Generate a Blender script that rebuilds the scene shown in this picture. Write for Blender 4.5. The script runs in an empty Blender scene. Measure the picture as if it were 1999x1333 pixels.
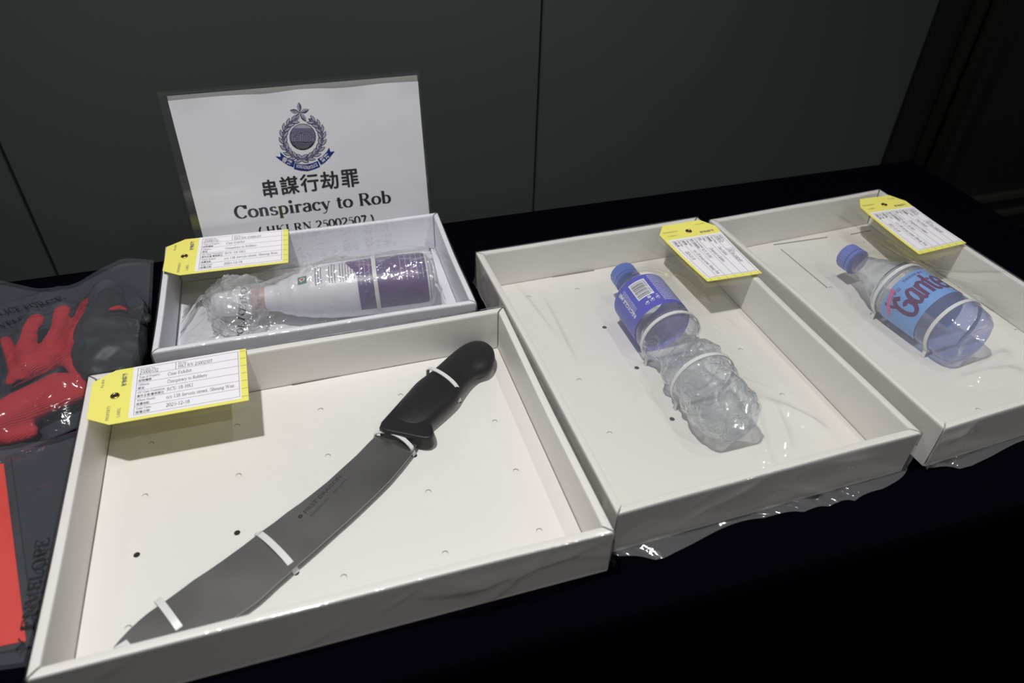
import bpy, bmesh, math, random
import numpy as np
from mathutils import Vector, Matrix, noise

# ------------------------------------------------------------------ camera, world, lights
U = 0.42            # one tray width in metres
TZ = 0.75           # table height
CX, CY = 999.5, 666.5
F_PX = 1431.7
PITCH, ROLL, YAW = 0.6826622, 0.0256011, 0.3137529
CAM = np.array([-0.4564222, -0.7461601, 1.2747217])
scene = bpy.context.scene
COL = scene.collection


def cam_axes():
    cy, sy = math.cos(YAW), math.sin(YAW)
    fwd = np.array([sy * math.cos(PITCH), cy * math.cos(PITCH), -math.sin(PITCH)])
    right = np.array([cy, -sy, 0.0])
    up = np.cross(right, fwd)
    c, s = math.cos(ROLL), math.sin(ROLL)
    return c * right + s * up, -s * right + c * up, fwd


R_, U_, F_ = cam_axes()


def G(x, y, z=0.0):
    """tray units above the table -> metres in the world"""
    return Vector((x * U, y * U, TZ + z * U))


cd = bpy.data.cameras.new('camera')
cd.sensor_width = 36.0
cd.sensor_fit = 'HORIZONTAL'
cd.lens = 36.0 * F_PX / 1999.0
cd.clip_start = 0.02
cam = bpy.data.objects.new('camera', cd)
COL.objects.link(cam)
M = Matrix.Identity(4)
for i in range(3):
    M[i][0], M[i][1], M[i][2] = R_[i], U_[i], -F_[i]
M.translation = G(*CAM)
cam.matrix_world = M
cd.dof.use_dof = True
cd.dof.focus_distance = 0.80
cd.dof.aperture_fstop = 5.0
scene.camera = cam

world = bpy.data.worlds.new('world')
scene.world = world
world.use_nodes = True
world.node_tree.nodes['Background'].inputs[0].default_value = (0.92, 0.95, 1.0, 1)
world.node_tree.nodes['Background'].inputs[1].default_value = 0.07


def spot(name, loc, target, watts, radius, angle, color=(1, 1, 1), blend=0.8):
    l = bpy.data.lights.new(name, 'SPOT')
    l.energy = watts
    l.shadow_soft_size = radius
    l.spot_size = math.radians(angle)
    l.spot_blend = blend
    l.color = color
    o = bpy.data.objects.new(name, l)
    o.location = loc
    o.rotation_euler = (Vector(target) - Vector(loc)).to_track_quat('-Z', 'Y').to_euler()
    COL.objects.link(o)
    return o


# recessed key downlight in the (unseen) ceiling; other spots added for fill and glints
spot('downlight_key', G(-0.95, 0.10, 4.1), G(-0.25, 0.30, 0), 95, 0.035, 88, (1.0, 0.985, 0.965))
for lx, ly, lw in ((1.25, 0.25, 10.0), (3.3, 0.4, 3.0), (-3.3, 0.4, 3.0), (-1.0, -2.3, 4.0), (1.25, -2.3, 22.0), (3.3, -2.3, 22.0), (-3.3, -2.3, 4.0)):
    spot('added_fill_spot', G(lx, ly, 4.2), G(lx, ly, 0), lw, 0.02, 110, (1.0, 0.985, 0.96))

vs = scene.view_settings
scene.display_settings.display_device = 'sRGB'
vs.view_transform = 'Standard'
vs.look = 'None'
vs.gamma = 1.0
vs.use_curve_mapping = False
vs.exposure = 0.0
scene.cycles.max_bounces = 10
scene.cycles.transparent_max_bounces = 24
scene.cycles.caustics_reflective = False
scene.cycles.caustics_refractive = False


# ------------------------------------------------------------------ rays from the photograph to real planes
def ray(px, py):
    d = R_ * ((px - CX) / F_PX) - U_ * ((py - CY) / F_PX) + F_
    return d


def at(px, py, z):
    """point on the horizontal plane z (tray units), as tray units"""
    d = ray(px, py)
    return CAM + d * ((z - CAM[2]) / d[2])


def on_plane(px, py, P0, n):
    d = ray(px, py)
    return CAM + d * (np.dot(np.array(P0) - CAM, n) / np.dot(d, n))


# ------------------------------------------------------------------ mesh building
class MB:
    def __init__(self):
        self.v, self.f = [], []

    def add(self, verts, faces):
        o = len(self.v)
        self.v += [Vector(p) for p in verts]
        self.f += [tuple(i + o for i in f) for f in faces]
        return self

    def box(self, x0, x1, y0, y1, z0, z1, fr=None):
        P = [(x0, y0, z0), (x1, y0, z0), (x1, y1, z0), (x0, y1, z0), (x0, y0, z1), (x1, y0, z1), (x1, y1, z1), (x0, y1, z1)]
        if fr:
            P = [fr(*p) for p in P]
        return self.add(P, [(3, 2, 1, 0), (4, 5, 6, 7), (0, 1, 5, 4), (1, 2, 6, 5), (2, 3, 7, 6), (3, 0, 4, 7)])

    def prism(self, outline, zlev, fr):
        """stacked outlines: zlev = list of (z, inset); outline 2-D counter-clockwise"""
        n = len(outline)
        pts = np.array(outline, float)
        nx, pv = np.roll(pts, -1, 0) - pts, pts - np.roll(pts, 1, 0)
        t = nx / (np.linalg.norm(nx, axis=1, keepdims=True) + 1e-12) + pv / (np.linalg.norm(pv, axis=1, keepdims=True) + 1e-12)
        t /= (np.linalg.norm(t, axis=1, keepdims=True) + 1e-12)
        nrm = np.stack([-t[:, 1], t[:, 0]], 1)
        o = len(self.v)
        for z, ins in zlev:
            q = pts + nrm * ins
            self.v += [Vector(fr(a, b, z)) for a, b in q]
        for k in range(len(zlev) - 1):
            for i in range(n):
                j = (i + 1) % n
                self.f.append((o + k * n + i, o + k * n + j, o + (k + 1) * n + j, o + (k + 1) * n + i))
        self.f.append(tuple(o + i for i in reversed(range(n))))
        self.f.append(tuple(o + (len(zlev) - 1) * n + i for i in range(n)))
        return self

    def rings(self, rings, close=True, cap0=True, cap1=True):
        o = len(self.v)
        n = len(rings[0])
        for r in rings:
            self.v += [Vector(p) for p in r]
        m = n if close else n - 1
        for k in range(len(rings) - 1):
            for i in range(m):
                j = (i + 1) % n
                self.f.append((o + k * n + i, o + k * n + j, o + (k + 1) * n + j, o + (k + 1) * n + i))
        if cap0:
            self.f.append(tuple(o + i for i in reversed(range(n))))
        if cap1:
            self.f.append(tuple(o + (len(rings) - 1) * n + i for i in range(n)))
        return self

    def grid(self, P):
        """P: array (ny, nx, 3)"""
        ny, nx = P.shape[:2]
        o = len(self.v)
        self.v += [Vector(p) for p in P.reshape(-1, 3)]
        for j in range(ny - 1):
            for i in range(nx - 1):
                a = o + j * nx + i
                self.f.append((a, a + 1, a + nx + 1, a + nx))
        return self

    def band(self, path, width_dir, w, th, up=None):
        """flat strap along a path (list of Vectors); width_dir constant"""
        wd = Vector(width_dir).normalized()
        rs = []
        for i, p in enumerate(path):
            a, b = path[max(i - 1, 0)], path[min(i + 1, len(path) - 1)]
            t = (b - a).normalized()
            nn = wd.cross(t).normalized()
            rs.append([p - wd * w / 2 - nn * th / 2, p + wd * w / 2 - nn * th / 2, p + wd * w / 2 + nn * th / 2, p - wd * w / 2 + nn * th / 2])
        return self.rings(rs)


def thing(name, label, cat, loc, rotz=0.0, group=None):
    o = bpy.data.objects.new(name, None)
    o.empty_display_size = 0.02
    COL.objects.link(o)
    o.location = loc
    o.rotation_euler = (0, 0, rotz)
    o['label'] = label
    o['category'] = cat
    if group:
        o['group'] = group
    return o


def root_matrix(o):
    m = Matrix.Identity(4)
    ch = []
    while o is not None:
        ch.append(o)
        o = o.parent
    for c in reversed(ch):
        m = m @ (Matrix.Translation(c.location) @ c.rotation_euler.to_matrix().to_4x4())
    return m


def part(name, mb, mat, parent=None, smooth=False, label=None, kind=None, origin=None):
    """mesh data is given in world metres; stored in the parent's frame"""
    me = bpy.data.meshes.new(name)
    if parent is not None:
        inv = root_matrix(parent).inverted()
        base = Vector((0, 0, 0))
    else:
        base = Vector(origin) if origin is not None else Vector((0, 0, 0))
        inv = Matrix.Translation(-base)
    vv = [inv @ v for v in mb.v]
    me.from_pydata([tuple(v) for v in vv], [], mb.f)
    me.update()
    if smooth:
        me.polygons.foreach_set('use_smooth', [True] * len(me.polygons))
    mats = mat if isinstance(mat, (list, tuple)) else [mat]
    for m_ in mats:
        me.materials.append(m_)
    o = bpy.data.objects.new(name, me)
    COL.objects.link(o)
    if parent is not None:
        o.parent = parent
    else:
        o.location = base
    if kind is None and ('lettering' in name or 'barcode' in name.replace('barcode_plate', '') or name.startswith('crest')):
        kind = 'stuff'
    if label:
        o['label'] = label
    if kind:
        o['kind'] = kind
    return o


def tag(o, label, cat, group=None):
    o['label'] = label
    o['category'] = cat
    if group:
        o['group'] = group
    return o


def shade_auto(o, ang=35):
    me = o.data
    me.polygons.foreach_set('use_smooth', [True] * len(me.polygons))
    me.set_sharp_from_angle(angle=math.radians(ang))


# ------------------------------------------------------------------ materials
def nt(name):
    m = bpy.data.materials.new(name)
    m.use_nodes = True
    t = m.node_tree
    for n in list(t.nodes):
        t.nodes.remove(n)
    out = t.nodes.new('ShaderNodeOutputMaterial')
    return m, t, out


def N(t, typ, **kw):
    n = t.nodes.new(typ)
    for k, v in kw.items():
        if k.startswith('i_'):
            key = k[2:]
            key = int(key) if key.isdigit() else key.replace('_', ' ')
            n.inputs[key].default_value = v
        else:
            setattr(n, k, v)
    return n


def rgba(c):
    return (c[0], c[1], c[2], 1.0)


def srgb(r, g, b):
    f = lambda c: (c / 255 / 12.92) if c / 255 <= 0.04045 else ((c / 255 + 0.055) / 1.055) ** 2.4
    return (f(r), f(g), f(b))


def principled(name, color, rough=0.5, metal=0.0, spec=0.5, bump=0.0, bscale=200.0, var=0.0, vscale=8.0, sheen=0.0, aniso=None, coat=0.0, bdist=0.001, trans=0.0):
    m, t, out = nt(name)
    p = N(t, 'ShaderNodeBsdfPrincipled')
    p.inputs['Base Color'].default_value = rgba(color)
    p.inputs['Roughness'].default_value = rough
    p.inputs['Metallic'].default_value = metal
    p.inputs['Specular IOR Level'].default_value = spec
    p.inputs['Sheen Weight'].default_value = sheen
    p.inputs['Coat Weight'].default_value = coat
    p.inputs['Transmission Weight'].default_value = trans
    tc = N(t, 'ShaderNodeTexCoord')
    if var > 0:
        nz = N(t, 'ShaderNodeTexNoise', i_Scale=vscale, i_Detail=4.0)
        t.links.new(tc.outputs['Object'], nz.inputs['Vector'])
        mx = N(t, 'ShaderNodeMix', data_type='RGBA')
        mx.inputs['A'].default_value = rgba([c * (1 - var) for c in color])
        mx.inputs['B'].default_value = rgba([min(1, c * (1 + var)) for c in color])
        t.links.new(nz.outputs['Fac'], mx.inputs['Factor'])
        t.links.new(mx.outputs['Result'], p.inputs['Base Color'])
    if bump > 0:
        nz = N(t, 'ShaderNodeTexNoise', i_Scale=bscale, i_Detail=3.0)
        t.links.new(tc.outputs['Object'], nz.inputs['Vector'])
        b = N(t, 'ShaderNodeBump', i_Strength=bump, i_Distance=bdist)
        t.links.new(nz.outputs['Fac'], b.inputs['Height'])
        t.links.new(b.outputs['Normal'], p.inputs['Normal'])
    t.links.new(p.outputs[0], out.inputs[0])
    return m


def film_mat(name, tint=(0.985, 0.985, 0.985), haze=0.05, rough=0.07, refl=1.0, bscale=60.0, bump=0.3, edge=None, hazecol=(0.9, 0.92, 0.95), fine=0.0, base=0.04, refr=0.0):
    """thin clear plastic: light goes straight through, Schlick reflection, a little white haze"""
    m, t, out = nt(name)
    tc = N(t, 'ShaderNodeTexCoord')
    nz = N(t, 'ShaderNodeTexNoise', i_Scale=bscale, i_Detail=3.0, i_Distortion=0.8)
    t.links.new(tc.outputs['Object'], nz.inputs['Vector'])
    b = N(t, 'ShaderNodeBump', i_Strength=bump, i_Distance=0.004)
    t.links.new(nz.outputs['Fac'], b.inputs['Height'])
    lw = N(t, 'ShaderNodeLayerWeight', i_Blend=0.5)
    t.links.new(b.outputs['Normal'], lw.inputs['Normal'])
    # facing output: 0 at normal incidence .. 1 grazing
    pw = N(t, 'ShaderNodeMath', operation='POWER')
    pw.inputs[1].default_value = 4.0
    t.links.new(lw.outputs['Facing'], pw.inputs[0])
    ma = N(t, 'ShaderNodeMath', operation='MULTIPLY_ADD')
    ma.inputs[1].default_value = 0.85 * refl
    ma.inputs[2].default_value = base * 1.2 * refl
    ma.use_clamp = True
    t.links.new(pw.outputs[0], ma.inputs[0])
    tr = N(t, 'ShaderNodeBsdfTransparent')
    tr.inputs['Color'].default_value = rgba(tint)
    if edge is not None:
        rp = N(t, 'ShaderNodeMath', operation='POWER')
        rp.inputs[1].default_value = 2.0
        t.links.new(lw.outputs['Facing'], rp.inputs[0])
        mx = N(t, 'ShaderNodeMix', data_type='RGBA')
        mx.inputs['A'].default_value = rgba(tint)
        mx.inputs['B'].default_value = rgba(edge)
        t.links.new(rp.outputs[0], mx.inputs['Factor'])
        t.links.new(mx.outputs['Result'], tr.inputs['Color'])
    thru = tr
    if refr > 0:
        rf = N(t, 'ShaderNodeBsdfRefraction')
        rf.inputs['IOR'].default_value = 1.18
        rf.inputs['Roughness'].default_value = 0.02
        rf.inputs['Color'].default_value = rgba(tint)
        t.links.new(b.outputs['Normal'], rf.inputs['Normal'])
        thru = N(t, 'ShaderNodeMixShader')
        thru.inputs[0].default_value = refr
        t.links.new(tr.outputs[0], thru.inputs[1])
        t.links.new(rf.outputs[0], thru.inputs[2])
    df = N(t, 'ShaderNodeBsdfDiffuse')
    df.inputs['Color'].default_value = rgba(hazecol)
    m1 = N(t, 'ShaderNodeMixShader')
    m1.inputs[0].default_value = haze
    t.links.new(thru.outputs[0], m1.inputs[1])
    t.links.new(df.outputs[0], m1.inputs[2])
    gl = N(t, 'ShaderNodeBsdfGlossy')
    gl.inputs['Roughness'].default_value = rough
    gl.inputs['Color'].default_value = (1, 1, 1, 1)
    t.links.new(b.outputs['Normal'], gl.inputs['Normal'])
    m2 = N(t, 'ShaderNodeMixShader')
    t.links.new(ma.outputs[0], m2.inputs[0])
    t.links.new(m1.outputs[0], m2.inputs[1])
    t.links.new(gl.outputs[0], m2.inputs[2])
    t.links.new(m2.outputs[0], out.inputs[0])
    return m


MAT = {}
MAT['card'] = principled('white_cardboard', (0.815, 0.795, 0.765), 0.42, bump=0.05, bscale=400, var=0.02, vscale=14, spec=0.4)
MAT['cardB'] = principled('cream_cardboard', (0.80, 0.78, 0.74), 0.5, bump=0.05, bscale=400, var=0.02, vscale=14, spec=0.35)
MAT['paperbox'] = principled('bluish_white_board', (0.79, 0.79, 0.85), 0.5, bump=0.05, bscale=400, spec=0.35)
MAT['slot'] = principled('dark_slot', (0.10, 0.095, 0.085), 0.9)
MAT['hole'] = principled('hole_shadow', (0.012, 0.012, 0.012), 0.95)
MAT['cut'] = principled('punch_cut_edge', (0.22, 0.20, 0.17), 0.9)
MAT['velvet'] = principled('navy_velvet', (0.0008, 0.0008, 0.0026), 0.95, spec=0.02, bump=0.25, bscale=900, sheen=0.0, var=0.3, vscale=5)
MAT['wall'] = principled('charcoal_laminate', (0.062, 0.067, 0.067), 0.55, spec=0.25, bump=0.03, bscale=300, var=0.05, vscale=2)
MAT['gap'] = principled('seam_black', (0.008, 0.009, 0.008), 0.8)
MAT['darkframe'] = principled('black_frame', (0.010, 0.010, 0.010), 0.5, spec=0.3)
MAT['trim'] = principled('dark_bronze_trim', (0.12, 0.12, 0.11), 0.36, metal=0.8)
MAT['floor'] = principled('dark_carpet', (0.006, 0.006, 0.007), 0.95, bump=0.4, bscale=300)
MAT['wood'] = principled('table_laminate', (0.25, 0.2, 0.15), 0.5)
MAT['steel_leg'] = principled('grey_steel', (0.2, 0.2, 0.2), 0.4, metal=0.9)
MAT['yellow'] = principled('yellow_card', srgb(236, 229, 116), 0.6, bump=0.04, bscale=500, spec=0.3)
MAT['slip'] = principled('white_paper', (0.84, 0.83, 0.87), 0.6, bump=0.03, bscale=300, spec=0.25)
MAT['ink'] = principled('black_ink', (0.02, 0.02, 0.022), 0.6, spec=0.2)
MAT['inkgrey'] = principled('grey_ink', (0.18, 0.18, 0.19), 0.6, spec=0.2)
MAT['brass'] = principled('brass', (0.55, 0.42, 0.18), 0.28, metal=1.0)
MAT['tie'] = principled('clear_nylon', (0.76, 0.77, 0.77), 0.35, spec=0.5, trans=0.0)
MAT['handle'] = principled('black_plastic', (0.008, 0.008, 0.009), 0.42, bump=0.12, bscale=900, spec=0.3)
MAT['signpaper'] = principled('sign_paper', (0.88, 0.88, 0.93), 0.6, bump=0.04, bscale=40, bdist=0.002, spec=0.25)
MAT['backshade'] = principled('shade_grey_back_sheet', (0.36, 0.36, 0.36), 0.6, spec=0.25)  # white back sheet; the shade on it is put into the grey
MAT['navy'] = principled('navy_print', srgb(24, 42, 124), 0.55, spec=0.25)
MAT['crest_dark'] = principled('crest_dark_print', srgb(48, 46, 66), 0.55, spec=0.2)
MAT['crest_mid'] = principled('crest_mid_print', srgb(116, 112, 142), 0.55, spec=0.2)
MAT['crest_light'] = principled('crest_light_print', srgb(176, 174, 196), 0.55, spec=0.2)
MAT['white_print'] = principled('white_print', (0.78, 0.79, 0.86), 0.55, spec=0.2)
MAT['film'] = film_mat('clear_film', haze=0.008, rough=0.06, bump=0.45, bscale=45)
MAT['filmB'] = film_mat('hazy_film', tint=(0.955, 0.955, 0.95), haze=0.085, rough=0.06, bump=0.25, bscale=40)
MAT['filmD'] = film_mat('crisp_film', haze=0.12, rough=0.06, bump=0.6, bscale=55, refl=2.2)
MAT['wad'] = film_mat('crumpled_film', haze=0.16, rough=0.06, bump=0.5, bscale=90, refl=1.3)
MAT['filmG'] = film_mat('reflection_hazed_film', tint=(0.95, 0.955, 0.965), haze=0.042, rough=0.08, bump=0.3, bscale=40, hazecol=(0.75, 0.8, 0.95))  # bluish haze stands in for grazing reflections on the film
MAT['acrylic'] = film_mat('clear_acrylic', tint=(0.99, 0.992, 0.99), haze=0.004, rough=0.03, bump=0.0, bscale=5, refl=0.45)
MAT['pet'] = film_mat('clear_bottle_plastic', tint=(0.955, 0.965, 0.975), haze=0.02, rough=0.05, bump=0.25, bscale=90, edge=(0.62, 0.67, 0.73))
MAT['petcrush'] = film_mat('crumpled_bottle_plastic', tint=(0.945, 0.965, 0.985), haze=0.075, rough=0.05, bump=1.0, bscale=100, edge=(0.68, 0.76, 0.86), refr=0.22, refl=1.8)
MAT['petpale'] = film_mat('pale_blue_bottle_plastic', tint=(0.90, 0.92, 0.965), haze=0.03, rough=0.05, bump=0.3, bscale=70, edge=(0.42, 0.46, 0.75), refr=0.3, refl=1.4)
MAT['petblue'] = film_mat('blue_tinted_bottle_plastic', tint=(0.74, 0.78, 0.94), haze=0.16, rough=0.05, bump=0.35, bscale=60, edge=(0.36, 0.40, 0.72), hazecol=(0.34, 0.38, 0.72), refl=1.3)
MAT['cap_blue'] = principled('blue_cap_plastic', srgb(84, 116, 205), 0.35, spec=0.5)
MAT['cap_violet'] = principled('violet_blue_cap_plastic', srgb(108, 124, 205), 0.4, spec=0.5)
MAT['label_blue'] = principled('royal_blue_label', srgb(60, 68, 205), 0.35, spec=0.5)
MAT['label_sky'] = principled('sky_blue_label', srgb(122, 176, 246), 0.35, spec=0.5)
for nm in ('label_blue', 'label_sky'):
    t_ = MAT[nm].node_tree
    pr = next(n for n in t_.nodes if n.type == 'BSDF_PRINCIPLED')
    ou = next(n for n in t_.nodes if n.type == 'OUTPUT_MATERIAL')
    tl_ = N(t_, 'ShaderNodeBsdfTranslucent')
    tl_.inputs['Color'].default_value = rgba([min(1, c * 1.6 + .12) for c in pr.inputs['Base Color'].default_value[:3]])
    mx_ = N(t_, 'ShaderNodeMixShader')
    mx_.inputs[0].default_value = 0.22
    t_.links.new(pr.outputs[0], mx_.inputs[1])
    t_.links.new(tl_.outputs[0], mx_.inputs[2])
    t_.links.new(mx_.outputs[0], ou.inputs[0])
MAT['plum'] = principled('plum_print', srgb(86, 12, 86), 0.4)
MAT['pink'] = principled('pink_print', srgb(205, 96, 150), 0.45)
MAT['crimson'] = principled('crimson_print', srgb(190, 62, 100), 0.45)
MAT['whiteplastic'] = principled('white_bottle_plastic', (0.80, 0.80, 0.86), 0.35, spec=0.5)
MAT['purple'] = principled('purple_label', srgb(88, 56, 122), 0.35, spec=0.5)
MAT['purpledark'] = principled('dark_purple_print', srgb(70, 52, 112), 0.5)
MAT['lilac'] = principled('lilac_print', srgb(190, 172, 208), 0.5)
MAT['pinkneck'] = principled('dusty_pink_plastic', srgb(196, 160, 160), 0.4)
MAT['green'] = principled('green_print', srgb(60, 120, 95), 0.5)
MAT['redprint'] = principled('red_print', srgb(205, 70, 80), 0.5)
MAT['orange'] = principled('orange_red_card', srgb(222, 58, 40), 0.5, var=0.05, vscale=10)
MAT['blackcase'] = principled('black_leatherette', (0.02, 0.021, 0.025), 0.5)


def knit_mat():
    m, t, out = nt('red_ribbed_knit')
    tc = N(t, 'ShaderNodeTexCoord')
    mp = N(t, 'ShaderNodeMapping')
    mp.inputs['Rotation'].default_value = (0, 0, math.radians(62))
    t.links.new(tc.outputs['Object'], mp.inputs['Vector'])
    wv = N(t, 'ShaderNodeTexWave', i_Scale=240.0, i_Distortion=0.8, i_Detail=1.0)
    t.links.new(mp.outputs[0], wv.inputs['Vector'])
    mx = N(t, 'ShaderNodeMix', data_type='RGBA')
    mx.inputs['A'].default_value = rgba(srgb(150, 15, 24))
    mx.inputs['B'].default_value = rgba(srgb(186, 24, 33))
    t.links.new(wv.outputs['Fac'], mx.inputs['Factor'])
    p = N(t, 'ShaderNodeBsdfPrincipled', i_Roughness=0.85)
    t.links.new(mx.outputs['Result'], p.inputs['Base Color'])
    b = N(t, 'ShaderNodeBump', i_Strength=0.5, i_Distance=0.0006)
    t.links.new(wv.outputs['Fac'], b.inputs['Height'])
    t.links.new(b.outputs[0], p.inputs['Normal'])
    t.links.new(p.outputs[0], out.inputs[0])
    return m


def blade_mat():
    m, t, out = nt('satin_steel')
    tc = N(t, 'ShaderNodeTexCoord')
    mp = N(t, 'ShaderNodeMapping')
    mp.inputs['Scale'].default_value = (6, 300, 6)
    t.links.new(tc.outputs['Object'], mp.inputs['Vector'])
    nz = N(t, 'ShaderNodeTexNoise', i_Scale=3.0, i_Detail=3.0)
    t.links.new(mp.outputs[0], nz.inputs['Vector'])
    n2 = N(t, 'ShaderNodeTexNoise', i_Scale=14.0, i_Detail=2.0)
    t.links.new(tc.outputs['Object'], n2.inputs['Vector'])
    mr = N(t, 'ShaderNodeMapRange')
    mr.inputs['To Min'].default_value = 0.24
    mr.inputs['To Max'].default_value = 0.36
    t.links.new(n2.outputs['Fac'], mr.inputs['Value'])
    p = N(t, 'ShaderNodeBsdfPrincipled', i_Metallic=1.0)
    p.inputs['Base Color'].default_value = (0.52, 0.52, 0.52, 1)
    t.links.new(mr.outputs[0], p.inputs['Roughness'])
    b = N(t, 'ShaderNodeBump', i_Strength=0.05, i_Distance=0.0005)
    t.links.new(nz.outputs['Fac'], b.inputs['Height'])
    t.links.new(b.outputs[0], p.inputs['Normal'])
    t.links.new(p.outputs[0], out.inputs[0])
    return m


MAT['knit'] = knit_mat()
MAT['latex'] = principled('black_crinkled_latex', (0.017, 0.019, 0.020), 0.5, bump=0.35, bscale=45, spec=0.38, bdist=0.004)
MAT['blade'] = blade_mat()


# ------------------------------------------------------------------ lettering: a serif stroke face and the built-in sans / Chinese face
def arc(cx, cy, rx, ry, a0, a1, n=None):
    n = n or max(5, int(abs(a1 - a0) / 18))
    return [(cx + rx * math.cos(math.radians(a0 + (a1 - a0) * i / n)), cy + ry * math.sin(math.radians(a0 + (a1 - a0) * i / n))) for i in range(n + 1)]


A_ = arc
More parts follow.
